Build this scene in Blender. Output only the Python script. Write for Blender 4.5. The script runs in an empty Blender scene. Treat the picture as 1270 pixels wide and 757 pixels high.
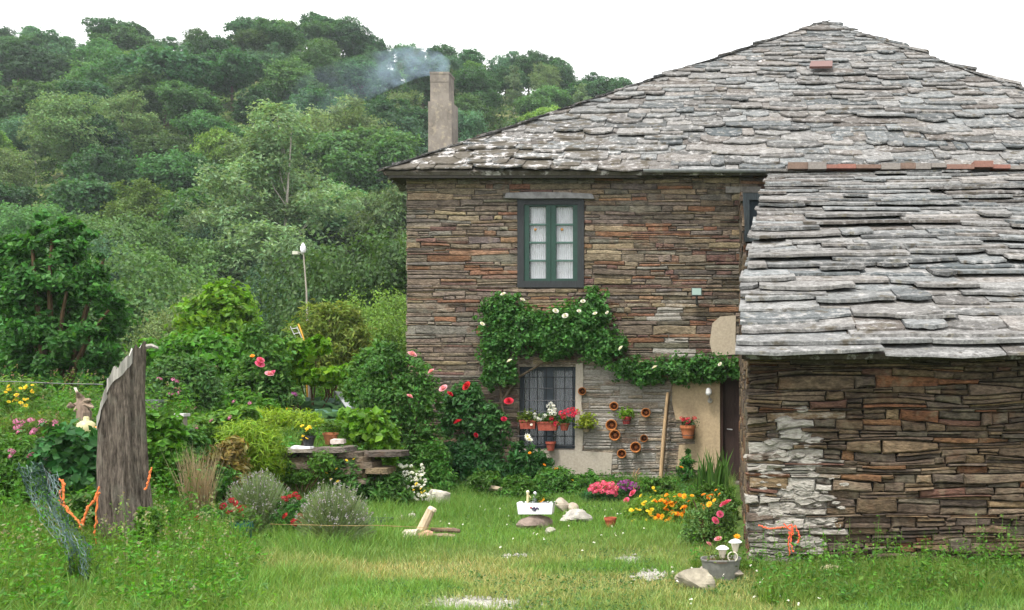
import bpy, math, random
import numpy as np
from mathutils import Vector, Matrix

R = np.random.default_rng(7)
random.seed(7)
scene = bpy.context.scene
COL = scene.collection
rad = math.radians

# ------------------------------------------------------------------ camera, sky, sun, exposure
EYE, F, PX0, PY0 = 1.7, 1220.0, 905.0, 480.0      # eye height, focal length and principal point (photo pixels)
cam_d = bpy.data.cameras.new('camera')
cam_d.sensor_width = 36.0
cam_d.lens = 36.0 * F / 1270.0
cam_d.shift_x = -(PX0 - 635.0) / 1270.0
cam_d.shift_y = (PY0 - 378.5) / 1270.0
cam_d.clip_end = 2000.0
cam = bpy.data.objects.new('camera', cam_d); COL.objects.link(cam)
cam.location = (0, 0, EYE); cam.rotation_euler = (rad(90), 0, 0)
scene.camera = cam

SUN_EL, SUN_AZ = 62.0, 205.0        # azimuth: clockwise from +Y
w = bpy.data.worlds.new('World'); scene.world = w; w.use_nodes = True
nt = w.node_tree; nt.nodes.clear()
sk = nt.nodes.new('ShaderNodeTexSky'); sk.sky_type = 'NISHITA'; sk.sun_disc = False
sk.sun_elevation = rad(SUN_EL); sk.sun_rotation = rad(SUN_AZ); sk.dust_density = 3.0
mx = nt.nodes.new('ShaderNodeMix'); mx.data_type = 'RGBA'; mx.inputs[0].default_value = 0.86
mx.inputs[7].default_value = (12.7, 12.65, 12.5, 1)          # the white overcast that hides nearly all the blue
bg = nt.nodes.new('ShaderNodeBackground'); bg.inputs[1].default_value = 0.062
wo = nt.nodes.new('ShaderNodeOutputWorld')
nt.links.new(sk.outputs[0], mx.inputs[6]); nt.links.new(mx.outputs[2], bg.inputs[0]); nt.links.new(bg.outputs[0], wo.inputs[0])
sd = bpy.data.lights.new('sun', 'SUN'); sd.energy = 1.5; sd.angle = rad(11); sd.color = (1, .95, .87)
so = bpy.data.objects.new('sun', sd); COL.objects.link(so)
a = rad(SUN_AZ); e = rad(SUN_EL)
so.rotation_euler = Vector((math.sin(a)*math.cos(e), math.cos(a)*math.cos(e), math.sin(e))).to_track_quat('Z', 'Y').to_euler()
scene.view_settings.view_transform = 'Standard'; scene.view_settings.look = 'None'
scene.view_settings.gamma = 1; scene.view_settings.exposure = 1.62
scene.render.engine = 'CYCLES'
scene.cycles.max_bounces = 8; scene.cycles.transparent_max_bounces = 12; scene.cycles.volume_bounces = 1
scene.cycles.volume_step_rate = 2.0

# ------------------------------------------------------------------ helpers
def pt(px, py, Y): return np.array([(px-PX0)/F*Y, Y, EYE+(PY0-py)/F*Y])
def gy(py, z=0.0): return (EYE-z)*F/(py-PY0)                 # depth of a point lying on ground height z
def sstep(a, b, x):
    t = np.clip((np.asarray(x, float)-a)/(b-a), 0, 1); return t*t*(3-2*t)
def _h(i, j, s):
    v = np.sin(i*127.1+j*311.7+s*74.7)*43758.5453; return v-np.floor(v)
def vn(x, y, s=0):
    x = np.asarray(x, float); y = np.asarray(y, float)
    i, j = np.floor(x), np.floor(y); f, g = x-i, y-j; f = f*f*(3-2*f); g = g*g*(3-2*g)
    return (_h(i,j,s)*(1-f)+_h(i+1,j,s)*f)*(1-g)+(_h(i,j+1,s)*(1-f)+_h(i+1,j+1,s)*f)*g
def fbm(x, y, s=0, o=4):
    t = 0; k = .5
    for q in range(o): t = t+k*vn(np.asarray(x)*2**q, np.asarray(y)*2**q, s+q*13); k *= .5
    return t

class MB:
    def __init__(s): s.V=[]; s.L=[]; s.T=[]; s.C=[]; s.n=0
    def add(s, V, faces, col=(1,1,1,0)):
        V = np.asarray(V, float).reshape(-1,3)
        c = np.asarray(col, float)
        if c.ndim == 1: c = np.tile(c if len(c)==4 else np.append(c,0), (len(V),1))
        elif c.shape[1] == 3: c = np.hstack([c, np.zeros((len(c),1))])
        if isinstance(faces, np.ndarray):
            s.L.append((faces+s.n).ravel()); s.T.append(np.full(len(faces), faces.shape[1]))
        else:
            if faces:
                s.L.append(np.concatenate([np.asarray(f) for f in faces])+s.n); s.T.append(np.array([len(f) for f in faces]))
        s.V.append(V); s.C.append(c); s.n += len(V); return s
    def box(s, x0,x1,y0,y1,z0,z1, col=(1,1,1,0)):
        V=[(x,y,z) for x in (x0,x1) for y in (y0,y1) for z in (z0,z1)]
        return s.add(V, [[0,1,3,2],[4,6,7,5],[0,4,5,1],[2,3,7,6],[0,2,6,4],[1,5,7,3]], col)
    def tube(s, P, r, n=6, col=(1,1,1,0), cap=True):
        P = np.asarray(P, float); m = len(P); r = np.broadcast_to(np.asarray(r, float), (m,))
        d = np.gradient(P, axis=0); d /= np.linalg.norm(d, axis=1)[:,None]+1e-9
        up = np.array([0,0,1.]) if abs(d[0][2])<.9 else np.array([1.,0,0])
        a_ = np.cross(d, up); a_ /= np.linalg.norm(a_,axis=1)[:,None]+1e-9; b_ = np.cross(d, a_)
        t = np.arange(n)*2*np.pi/n
        V = P[:,None]+r[:,None,None]*(np.cos(t)[None,:,None]*a_[:,None]+np.sin(t)[None,:,None]*b_[:,None])
        Fc = [[i*n+k, i*n+(k+1)%n, (i+1)*n+(k+1)%n, (i+1)*n+k] for i in range(m-1) for k in range(n)]
        if cap: Fc += [list(range(n))[::-1], [(m-1)*n+k for k in range(n)]]
        return s.add(V.reshape(-1,3), Fc, col)
    def lathe(s, prof, n=20, c=(0,0,0), axis='z', col=(1,1,1,0)):
        prof = np.asarray(prof, float); t = np.arange(n)*2*np.pi/n; m=len(prof)
        V = np.stack([prof[:,0][:,None]*np.cos(t), prof[:,0][:,None]*np.sin(t), np.repeat(prof[:,1][:,None],n,1)], -1).reshape(-1,3)
        if axis == 'y': V = V[:, [0,2,1]]*np.array([1,-1,1])          # opens toward -Y
        Fc = np.array([[i*n+k, i*n+(k+1)%n, (i+1)*n+(k+1)%n, (i+1)*n+k] for i in range(m-1) for k in range(n)])
        return s.add(V+np.asarray(c), Fc, col)
    def leaves(s, P, N, size, asp=.5, col=None, fold=.25, droop=0.0):
        n = len(P); N = N/(np.linalg.norm(N,axis=1)[:,None]+1e-9)
        t = R.normal(size=(n,3)); t[:,2] -= droop
        t -= (t*N).sum(1)[:,None]*N; t /= np.linalg.norm(t,axis=1)[:,None]+1e-9
        b = np.cross(N, t); sz = np.broadcast_to(np.asarray(size, float), (n,))[:,None]*.5
        up = N*sz*fold
        V = np.stack([P-t*sz, P+b*sz*asp+up, P+t*sz, P-b*sz*asp+up], 1).reshape(-1,3)
        Fq = np.arange(4*n).reshape(-1,4)
        return s.add(V, Fq, np.repeat(col, 4, 0))
    def blades(s, P, h, wd, lean, col, tipcol=None):
        n = len(P); th = R.uniform(0, 2*np.pi, n); ph = R.uniform(0, 2*np.pi, n)
        b = np.stack([np.cos(th), np.sin(th), 0*th], 1)*(np.asarray(wd)*.5).reshape(-1,1)
        ld = np.stack([np.cos(ph), np.sin(ph), 0*ph], 1)*(np.asarray(lean)*h).reshape(-1,1)
        up = np.stack([0*h,0*h,h], 1)
        m = P+up*.55+ld*.3
        V = np.stack([P-b, P+b, m+b*.8, m-b*.8, P+up*.97+ld], 1).reshape(-1,3)
        i = np.arange(n)*5
        q = np.stack([i,i+1,i+2,i+3],1); t = np.stack([i+3,i+2,i+4],1)
        c = np.repeat(col[:,None,:], 5, 1)
        if tipcol is not None and c.shape[2] > len(tipcol): tipcol = np.append(tipcol, 0)
        if tipcol is not None: c[:,4] = tipcol; c[:,2:4] = .5*c[:,2:4]+.5*tipcol
        c = c.reshape(-1, col.shape[1])
        k = s.n; s.add(V, q, c); s.L.append((t+k).ravel()); s.T.append(np.full(n,3)); return s
    def mesh(s, name, mat, base=(0,0,0), smooth=False):
        me = bpy.data.meshes.new(name)
        V = np.concatenate(s.V)-np.asarray(base); L = np.concatenate(s.L); T = np.concatenate(s.T); C = np.concatenate(s.C)
        me.vertices.add(len(V)); me.vertices.foreach_set('co', V.ravel())
        me.loops.add(len(L)); me.loops.foreach_set('vertex_index', L.astype(np.int32))
        me.polygons.add(len(T)); me.polygons.foreach_set('loop_start', np.concatenate([[0], np.cumsum(T)[:-1]]).astype(np.int32))
        me.polygons.foreach_set('use_smooth', np.full(len(T), bool(smooth)))
        at = me.attributes.new('Col', 'FLOAT_COLOR', 'POINT'); at.data.foreach_set('color', C.ravel())
        me.update(calc_edges=True); me.validate()
        if mat: me.materials.append(mat)
        return me
    def build(s, name, mat, parent=None, base=(0,0,0), smooth=False):
        o = bpy.data.objects.new(name, s.mesh(name, mat, base, smooth)); COL.objects.link(o)
        if parent is not None: o.parent = parent
        else: o.location = base
        return o

def tag(o, label=None, cat=None, group=None, kind=None):
    if label: o['label'] = label
    if cat: o['category'] = cat
    if group: o['group'] = group
    if kind: o['kind'] = kind
    return o
def thing(name, label, cat, loc, group=None):
    o = bpy.data.objects.new(name, None); COL.objects.link(o); o.location = loc; o.empty_display_size = .2
    return tag(o, label, cat, group)
def inst(name, me, parent, loc, rot=(0,0,0), sc=1):
    o = bpy.data.objects.new(name, me); COL.objects.link(o); o.parent = parent
    o.location = loc; o.rotation_euler = rot; o.scale = (sc,sc,sc) if np.isscalar(sc) else sc
    return o

# ------------------------------------------------------------------ materials
class NT:
    def __init__(s, name):
        s.m = bpy.data.materials.new(name); s.m.use_nodes = True; s.t = s.m.node_tree; s.t.nodes.clear()
        s.out = s.n('ShaderNodeOutputMaterial')
    def n(s, k, **kw):
        d = s.t.nodes.new(k)
        for a_, v in kw.items(): setattr(d, a_, v)
        return d
    def l(s, a_, b): s.t.links.new(a_, b)
    def noise(s, scale, detail=4, rough=.55, vec=None, stretch=None):
        d = s.n('ShaderNodeTexNoise'); d.inputs['Scale'].default_value = scale; d.inputs['Detail'].default_value = detail; d.inputs['Roughness'].default_value = rough
        tc = s.n('ShaderNodeNewGeometry').outputs['Position'] if vec is None else vec
        if stretch:
            mp = s.n('ShaderNodeMapping'); mp.inputs['Scale'].default_value = stretch; s.l(tc, mp.inputs['Vector']); tc = mp.outputs[0]
        s.l(tc, d.inputs['Vector']); return d.outputs['Fac']
    def mr(s, v, a0, a1, b0=0., b1=1.):
        d = s.n('ShaderNodeMapRange'); s.l(v, d.inputs[0])
        for i, x in zip((1,2,3,4), (a0,a1,b0,b1)): d.inputs[i].default_value = x
        return d.outputs[0]
    def math(s, op, a_, b):
        d = s.n('ShaderNodeMath', operation=op)
        for i, x in enumerate((a_, b)):
            if isinstance(x, (int, float)): d.inputs[i].default_value = x
            else: s.l(x, d.inputs[i])
        return d.outputs[0]
    def mix(s, f, a_, b, mode='MIX'):
        d = s.n('ShaderNodeMix', data_type='RGBA', blend_type=mode)
        for i, x in zip((0,6,7), (f,a_,b)):
            if isinstance(x, (int, float)): d.inputs[i].default_value = x
            elif isinstance(x, tuple): d.inputs[i].default_value = (*x, 1) if len(x)==3 else x
            else: s.l(x, d.inputs[i])
        return d.outputs[2]
    def attr(s):
        d = s.n('ShaderNodeAttribute'); d.attribute_name = 'Col'; return d.outputs['Color'], d.outputs['Alpha']
    def bump(s, h, strength=.4, dist=.01):
        d = s.n('ShaderNodeBump'); d.inputs['Strength'].default_value = strength; d.inputs['Distance'].default_value = dist
        s.l(h, d.inputs['Height']); return d.outputs[0]
    def bsdf(s, col, rough=.8, spec=.3, nrm=None, metal=0):
        d = s.n('ShaderNodeBsdfPrincipled'); d.inputs['Roughness'].default_value = rough; d.inputs['Specular IOR Level'].default_value = spec; d.inputs['Metallic'].default_value = metal
        if isinstance(col, tuple): d.inputs['Base Color'].default_value = (*col, 1)
        else: s.l(col, d.inputs['Base Color'])
        if nrm is not None: s.l(nrm, d.inputs['Normal'])
        return d.outputs[0]
    def done(s, sh): s.l(sh, s.out.inputs['Surface']); return s.m

def leaf_mat(name, sat=1.12, trans=.32, hue=.03, val=.35, rough=.5):
    t = NT(name); c, _ = t.attr()
    oi = t.n('ShaderNodeObjectInfo')
    hs = t.n('ShaderNodeHueSaturation'); hs.inputs['Saturation'].default_value = sat; t.l(c, hs.inputs['Color'])
    t.l(t.mr(oi.outputs['Random'], 0, 1, .5-hue, .5+hue*.6), hs.inputs['Hue'])
    ml = t.math('MULTIPLY', oi.outputs['Random'], 7.31); fr = t.n('ShaderNodeMath', operation='FRACT'); t.l(ml, fr.inputs[0])
    t.l(t.mr(fr.outputs[0], 0, 1, 1-val, 1+val), hs.inputs['Value'])
    b = t.bsdf(hs.outputs[0], rough, .25)
    tr = t.n('ShaderNodeBsdfTranslucent')
    t.l(t.mix(1.0, hs.outputs[0], (1.3,1.25,.6), 'MULTIPLY'), tr.inputs[0])
    m = t.n('ShaderNodeMixShader'); m.inputs[0].default_value = trans
    t.l(b, m.inputs[1]); t.l(tr.outputs[0], m.inputs[2])
    return t.done(m.outputs[0])
def attr_mat(name, rough=.8, nscale=20, lo=.75, hi=1.2, bump=.3, bd=.004, spec=.3, stretch=None, metal=0):
    t = NT(name); c, _ = t.attr(); n = t.noise(nscale, 5, .6, stretch=stretch)
    v = t.mr(n, .3, .7, lo, hi); cb = t.n('ShaderNodeCombineColor')
    for i in range(3): t.l(v, cb.inputs[i])
    return t.done(t.bsdf(t.mix(1.0, c, cb.outputs[0], 'MULTIPLY'), rough, spec, t.bump(n, bump, bd), metal))

M = {}
M['leaf'] = leaf_mat('leaf_near', trans=.4, hue=.008, val=.08)
M['leaf_far'] = leaf_mat('leaf_far', sat=1.02, trans=.38, hue=.025, val=.38)
M['grass'] = leaf_mat('grass_blade', sat=1.0, trans=.35, hue=0, val=0, rough=.55)
M['petal'] = leaf_mat('petal', sat=1.0, trans=.25, hue=.006, val=.12, rough=.6)
M['bark'] = attr_mat('bark', .9, 9, .55, 1.35, .6, .02, .1, (3,3,.6))
t = NT('old_bark'); c, _ = t.attr(); n1 = t.noise(9, 6, .65, stretch=(2.6,2.6,.35)); n2 = t.noise(34, 5, .7, stretch=(2,2,.3)); n3 = t.noise(3.5, 5, .65)
v = t.math('MULTIPLY', t.mr(n1, .32, .68, .35, 1.6), t.mr(n2, .35, .65, .45, 1.5)); cb = t.n('ShaderNodeCombineColor')
for i in range(3): t.l(v, cb.inputs[i])
cc = t.mix(1.0, c, cb.outputs[0], 'MULTIPLY'); cc = t.mix(t.mr(n3, .55, .68, 0, .55), cc, (.20,.19,.155)); cc = t.mix(t.mr(t.noise(6, 4, .6), .60, .70, 0, .6), cc, (.05,.042,.035))
M['old_bark'] = t.done(t.bsdf(cc, .95, .1, t.bump(t.math('ADD', n1, t.math('MULTIPLY', n2, .6)), 1.0, .05)))
M['wood'] = attr_mat('weathered_wood', .85, 14, .7, 1.2, .5, .004, .2, (4,4,.5))
M['paint'] = attr_mat('aged_paint', .55, 25, .75, 1.15, .2, .002, .4)
M['terracotta'] = attr_mat('terracotta', .85, 30, .75, 1.15, .2, .002, .15)
M['metal'] = attr_mat('zinc_metal', .5, 14, .7, 1.15, .2, .002, .5, metal=.35)
M['plastic'] = attr_mat('plastic', .4, 10, .95, 1.05, .05, .001, .5)
M['rock'] = attr_mat('rock', .9, 9, .55, 1.25, .7, .02, .2)
M['twine'] = attr_mat('twine', .7, 60, .8, 1.2, .2, .001, .2)
M['cloth'] = attr_mat('curtain_cloth', .9, 12, .85, 1.08, .1, .002, .1)

# layered slate stone of the walls (alpha of Col = smeared mortar)
t = NT('wall_stone'); c, al = t.attr()
n1 = t.noise(9, 6, .65, stretch=(1,1,2.4)); n2 = t.noise(42, 4, .6, stretch=(.6,1,1.6)); n3 = t.noise(2.2, 4, .6)
v = t.math('MULTIPLY', t.mr(n1, .3, .7, .5, 1.4), t.mr(n2, .3, .7, .55, 1.4)); v = t.math('MULTIPLY', v, t.mr(n3, .35, .65, .82, 1.15))
cb = t.n('ShaderNodeCombineColor')
for i in range(3): t.l(v, cb.inputs[i])
cc = t.mix(1.0, c, cb.outputs[0], 'MULTIPLY')
cc = t.mix(t.mr(t.noise(5.5, 5, .6), .56, .68, 0, .45), cc, (.33,.29,.21))            # pale lime/lichen bloom
cc = t.mix(t.mr(t.noise(3.1, 5, .65), .58, .7, 0, .38), cc, (.21,.105,.06))             # iron rust
cc = t.mix(1.0, cc, (.68,.65,.62), 'MULTIPLY')
mk = t.mr(t.math('ADD', t.math('MULTIPLY', al, .85), t.math('MULTIPLY', n1, .55)), .62, .78, 0, 1)
cc = t.mix(mk, cc, t.mix(t.mr(n2,.35,.65,0,1), (.25,.23,.20), (.41,.39,.355)))
M['stone'] = t.done(t.bsdf(cc, .9, .2, t.bump(t.math('ADD', n1, t.math('MULTIPLY', n2, .6)), .9, .025)))

# roof slates (alpha of Col = how mossy)
t = NT('roof_slate'); c, al = t.attr()
n1 = t.noise(7.5, 8, .74); n2 = t.noise(13, 6, .7); n3 = t.noise(3.3, 6, .62); n4 = t.noise(40, 3, .6)
v = t.math('MULTIPLY', t.mr(n2, .3, .7, .55, 1.45), t.mr(n4, .3, .7, .65, 1.35)); cb = t.n('ShaderNodeCombineColor')
for i in range(3): t.l(v, cb.inputs[i])
cc = t.mix(1.0, c, cb.outputs[0], 'MULTIPLY')
cc = t.mix(t.mr(n1, .52, .61, 0, .8), cc, (.29,.285,.28))                               # grey-white lichen
cc = t.mix(t.mr(t.math('ADD', t.math('MULTIPLY', al, .22), n1), .66, .73, 0, .95), cc, (.50,.48,.475))
cc = t.mix(t.mr(t.noise(7.7, 6, .65), .60, .68, 0, .5), cc, (.17,.15,.09))             # ochre lichen
cc = t.mix(t.mr(t.math('ADD', t.math('MULTIPLY', al, .24), n3), .62, .69, 0, .92), cc, (.065,.055,.04))   # dark moss
vo = t.n('ShaderNodeTexVoronoi'); vo.inputs['Scale'].default_value = 9.0; t.l(t.n('ShaderNodeNewGeometry').outputs['Position'], vo.inputs['Vector'])
sp = t.math('MULTIPLY', t.mr(vo.outputs['Distance'], .2, .13, 0, 1), t.mr(t.noise(1.1, 3), .54, .6, 0, .9))
cc = t.mix(sp, cc, (.07,.062,.055))
M['slate'] = t.done(t.bsdf(cc, .85, .25, t.bump(t.math('ADD', n2, n1), .6, .015)))

t = NT('plaster'); c, _ = t.attr(); n1 = t.noise(5, 7, .7); n2 = t.noise(25, 4)
cc = t.mix(t.mr(n1, .52, .78, 0, .3), c, (.24,.20,.14)); v = t.mr(n2, .3, .7, .85, 1.12); cb = t.n('ShaderNodeCombineColor')
for i in range(3): t.l(v, cb.inputs[i])
M['plaster'] = t.done(t.bsdf(t.mix(1.0, cc, cb.outputs[0], 'MULTIPLY'), .92, .15, t.bump(n2, .4, .008)))

t = NT('concrete'); c, _ = t.attr(); n1 = t.noise(3.4, 7, .7, stretch=(1,1,.6)); n2 = t.noise(12, 5)
cc = t.mix(t.mr(n1, .42, .66, 0, .8), c, (.11,.095,.085)); cc = t.mix(t.mr(n2, .55, .68, 0, .5), cc, (.36,.31,.23))
M['concrete'] = t.done(t.bsdf(cc, .9, .15, t.bump(n2, .5, .01)))

t = NT('window_pane'); g = t.bsdf((.55,.6,.62), .08, .5); tr = t.n('ShaderNodeBsdfTransparent'); m = t.n('ShaderNodeMixShader'); m.inputs[0].default_value = .28
t.l(tr.outputs[0], m.inputs[1]); t.l(g, m.inputs[2]); M['glass'] = t.done(m.outputs[0])

# lawn soil and the far terrain
t = NT('ground'); n1 = t.noise(.35, 6, .6); n2 = t.noise(6, 6, .65); n3 = t.noise(30, 3)
cc = t.mix(t.mr(n2, .35, .65, 0, 1), (.045,.085,.02), (.09,.14,.035))
cc = t.mix(t.mr(n1, .5, .62, 0, .7), cc, (.20,.19,.09)); cc = t.mix(t.mr(n3, .6, .72, 0, .5), cc, (.19,.15,.09))
M['ground'] = t.done(t.bsdf(cc, .95, .1, t.bump(n2, .6, .04)))

# ------------------------------------------------------------------ terrain
SKX = np.array([-900,-300,0,60,130,165,200,285,330,400,440,500,560,620,680,730,800,1000,1300,2000])
SKY = np.array([40,20,4,16,27,15,24,36,20,2,10,34,40,53,58,78,98,150,230,300])
CREST = 150.0
def terr(x, y):
    x = np.asarray(x, float); y = np.asarray(y, float)
    z = .02*(vn(x*.8, y*.8, 3)-.5)
    edge = -5.0-.25*(vn(y*.5, 0*y, 5)-.5)
    z = z + .92*sstep(12.7, 14.1, y+.25*(x+6))*sstep(edge, edge-.5, x)*sstep(30, 22, y)
    z = z + .35*sstep(-7.2, -8.6, x)*sstep(9, 13, y)*sstep(30, 22, y)
    z = z - 5.0*sstep(22, 40, y)
    px = PX0+F*x/CREST
    top = EYE+(PY0-np.interp(px, SKX, SKY))/F*CREST-7.6
    h = np.clip((y-44)/(CREST-44), 0, None)
    rise = (top+5)*np.where(h < 1, h**1.04, 1-(h-1)*.35)
    bumpy = 2.5*(fbm(x*.06, y*.06, 9)-.5)*sstep(50, 70, y)
    return z + np.where(y > 44, np.maximum(rise, -8), 0) + bumpy
def T(x, y): return float(terr(x, y))

gx = np.unique(np.concatenate([np.linspace(-190,-16,59), np.linspace(-16,8,97), np.linspace(8,130,41)]))
gyv = np.unique(np.concatenate([np.linspace(-25,5,11), np.linspace(5,25,81), np.linspace(25,230,103)]))
GX, GY = np.meshgrid(gx, gyv); GZ = terr(GX, GY); nx, ny = len(gx), len(gyv)
ii = (np.arange(ny-1)[:,None]*nx+np.arange(nx-1)[None]).ravel()
g = MB().add(np.stack([GX,GY,GZ],-1).reshape(-1,3), np.stack([ii,ii+1,ii+nx+1,ii+nx],1))
tag(g.build('ground', M['ground'], smooth=True), kind='structure')

# ------------------------------------------------------------------ masonry
def jit(s): return R.uniform(-s, s)
def stone_wall(mb, u0, u1, z0, z1, mapf, colf, hr, lr, dep, gap, holes=(), wav=.02, rag=0.0, rag1=0.0, topf=None, split=.3, seed=0):
    """Courses of irregular slabs; mapf(u, z, n) puts wall coordinates into the world, n pointing out of the wall."""
    zb = [z0]
    while zb[-1] < z1-.02: zb.append(zb[-1]+R.uniform(*hr)*(1 if R.random() < .8 else 1.5))
    zb[-1] = z1
    def bnd(i, u): return zb[i]+(wav*2*(vn(np.asarray(u)*1.3, i*7.7+0*np.asarray(u), seed)-.5) if 0 < i < len(zb)-1 else 0)
    for i in range(len(zb)-1):
        u = u0-R.uniform(0, rag)
        first = True
        while u < u1:
            L = R.uniform(*lr)*(1 if R.random() < .75 else 1.7); ue = min(u+L, u1+R.uniform(0, rag1) if u+L > u1-.12 else u+L)
            if u1-ue < .1 and rag1 == 0: ue = u1
            parts = [(0,1)]
            if R.random() < split: k = R.uniform(.35,.65); parts = [(0,k),(k,1)]
            for (a0,a1) in parts:
                ua, ub = u, ue
                um = np.array([ua+(ub-ua)*q for q in (0,.33,.67,1)])
                lo, hi = bnd(i,um), bnd(i+1,um); bz = lo+(hi-lo)*a0; tz = lo+(hi-lo)*a1
                zc = .5*(bz.mean()+tz.mean()); skip = False
                for (h0,h1,y0,y1) in holes:
                    if tz.max() > y0+.01 and bz.min() < y1-.01 and ub > h0 and ua < h1:
                        if ua < h0-.04: ub = min(ub, h0)
                        elif ub > h1+.04: ua = max(ua, h1)
                        else: skip = True
                if topf is not None and tz.max() > topf(.5*(ua+ub)): skip = True
                if skip or ub-ua < .04: continue
                um = np.array([ua+(ub-ua)*q for q in (0,.33,.67,1)])
                lo, hi = bnd(i,um), bnd(i+1,um); bz = lo+(hi-lo)*a0; tz = lo+(hi-lo)*a1
                gp = gap*R.uniform(.5,1.4); hh = max((tz-bz).min(), .012); gp = min(gp, hh*.35)
                bot = [(um[q]+(gp*.6 if q==0 else -gp*.6 if q==3 else jit(.02)), bz[q]+gp*.5+jit(hh*.11)) for q in range(4)]
                top = [(um[q]+(gp*.6 if q==0 else -gp*.6 if q==3 else jit(.02))+(jit(.015)), tz[q]-gp*.5+jit(hh*.11)) for q in (3,2,1,0)]
                ring = np.array(bot+top); cen = ring.mean(0)
                d = dep*R.uniform(.25,1.0); bev = min(.014, hh*.2)
                inn = ring+np.sign(cen-ring)*np.array([bev,bev])
                tilt = jit(.35)*d; tl2 = jit(.25)*d
                dd = d+tilt*(inn[:,0]-cen[0])/(ub-ua)+tl2*(inn[:,1]-cen[1])/hh
                Vv = [mapf(p[0],p[1],-.03) for p in ring]+[mapf(p[0],p[1],d*.72) for p in ring]+[mapf(p[0],p[1],x) for p,x in zip(inn,dd)]
                Fc = [[k,(k+1)%8,8+(k+1)%8,8+k] for k in range(8)]+[[8+k,8+(k+1)%8,16+(k+1)%8,16+k] for k in range(8)]+[[16+k for k in range(8)]]
                mb.add(Vv, Fc, colf(cen[0], zc))
            u = ue; first = False
def backing(mb, u0, u1, z0, z1, mapf, col, holes=(), depth=.35, step=.25):
    """The mortar face with openings and their reveals."""
    us = sorted({u0,u1,*[h for H in holes for h in H[:2]], *np.arange(u0,u1,step)}); zs = sorted({z0,z1,*[h for H in holes for h in H[2:]], *np.arange(z0,z1,step)})
    us = [u for u in us if u0 <= u <= u1]; zs = [z for z in zs if z0 <= z <= z1]
    for i in range(len(us)-1):
        for j in range(len(zs)-1):
            uc, zc = .5*(us[i]+us[i+1]), .5*(zs[j]+zs[j+1])
            if any(h[0]<uc<h[1] and h[2]<zc<h[3] for h in holes): continue
            q = [(us[i],zs[j]),(us[i+1],zs[j]),(us[i+1],zs[j+1]),(us[i],zs[j+1])]
            mb.add([mapf(*p,0) for p in q], [[0,1,2,3]], np.array([col(*p) for p in q]))
    for (a0,a1,b0,b1) in holes:
        for p,q in (((a0,b0),(a0,b1)),((a1,b1),(a1,b0)),((a0,b1),(a1,b1)),((a1,b0),(a0,b0))):
            mb.add([mapf(*p,0),mapf(*q,0),mapf(*q,-depth),mapf(*p,-depth)], [[0,1,2,3]], col(*p))

PAL = np.array([(.20,.165,.125),(.25,.20,.14),(.17,.14,.115),(.30,.24,.155),(.15,.13,.115),(.22,.185,.145),(.24,.125,.075),(.28,.17,.10),(.19,.115,.095),(.19,.18,.15)])
# ---------------- the house
HY = 17.4
house = thing('stone_house', 'two storey stone house with slate roof, green upper window and flowering vine', 'house', (0,HY,0))
HB = (0,HY,0)
def hx(px): return (px-PX0)/F*HY
def hz(py): return EYE+(PY0-py)/F*HY
UW = (hx(643),hx(724),hz(357),hz(245)); LW = (hx(643),hx(714),hz(557),hz(455)); DR = (hx(893),.95,-.05,hz(469)); RW = (hx(921),.95,hz(300),hz(240))
def house_col(u, z):
    px = PX0+u*F/HY; py = PY0-(z-EYE)*F/HY
    pr = np.array([3,2.2,3,2.0,2,3,.7,.35,1.2,2.6])
    rust = float(np.exp(-((px-840)/110)**2-((py-345)/75)**2))+.7*float(np.exp(-((px-620)/70)**2-((py-330)/45)**2))
    pr[6:9] *= 1+5*rust
    if py > 455: pr[6:8] *= .3; pr[8] *= 1.4
    k = R.choice(len(PAL), p=pr/pr.sum())
    c = 1.18*PAL[k]*R.uniform(.72,1.25)*np.array([1,R.uniform(.95,1.05),R.uniform(.9,1.1)])
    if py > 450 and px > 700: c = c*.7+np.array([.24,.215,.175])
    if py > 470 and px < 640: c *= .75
    a_ = 0
    wx = 832+12*math.sin(py*.09); 
    if 370 < py < 450: a_ = .62*math.exp(-((px-wx)/16)**2)+.4*math.exp(-((px-860)/22)**2-((py-430)/14)**2)
    if py > 455 and 714 < px < 832: a_ = R.uniform(.3,.85)
    g_ = np.mean(c); c = g_+(np.asarray(c)-g_)*.92
    return (*c, a_)
def house_mort(u, z):
    px = PX0+u*F/HY; py = PY0-(z-EYE)*F/HY
    low = float(sstep(430, 470, py))
    a_ = .62*low if px > 690 else 0
    if 370 < py < 450: a_ += .7*math.exp(-((px-832)/18)**2)
    return (.10+.38*low,.088+.34*low,.075+.28*low, a_)
mb = MB()
fm = lambda u,z,n: (u, HY-n, z)
backing(mb, -5.70, 9.0, -.4, 5.62, fm, house_mort, (UW,LW,DR,RW))
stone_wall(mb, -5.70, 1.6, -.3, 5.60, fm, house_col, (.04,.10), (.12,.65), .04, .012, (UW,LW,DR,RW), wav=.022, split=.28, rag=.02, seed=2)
sm = lambda u,z,n: (-5.70-n, u, z)
backing(mb, HY+.001, 33.5, -3, 5.62, sm, house_mort)
stone_wall(mb, HY, 24, -.2, 5.6, sm, house_col, (.07,.14), (.3,.9), .035, .012, seed=5)
mb.box(-5.6, 9.0, 33.4, 33.5, -3, 5.6, (.2,.17,.13,0)); mb.box(8.9,9.0,HY+.3,33.4,-3,5.6,(.2,.17,.13,0))
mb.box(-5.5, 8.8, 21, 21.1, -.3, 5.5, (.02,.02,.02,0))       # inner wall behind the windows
mb.build('wall', M['stone'], house, HB)

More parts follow.
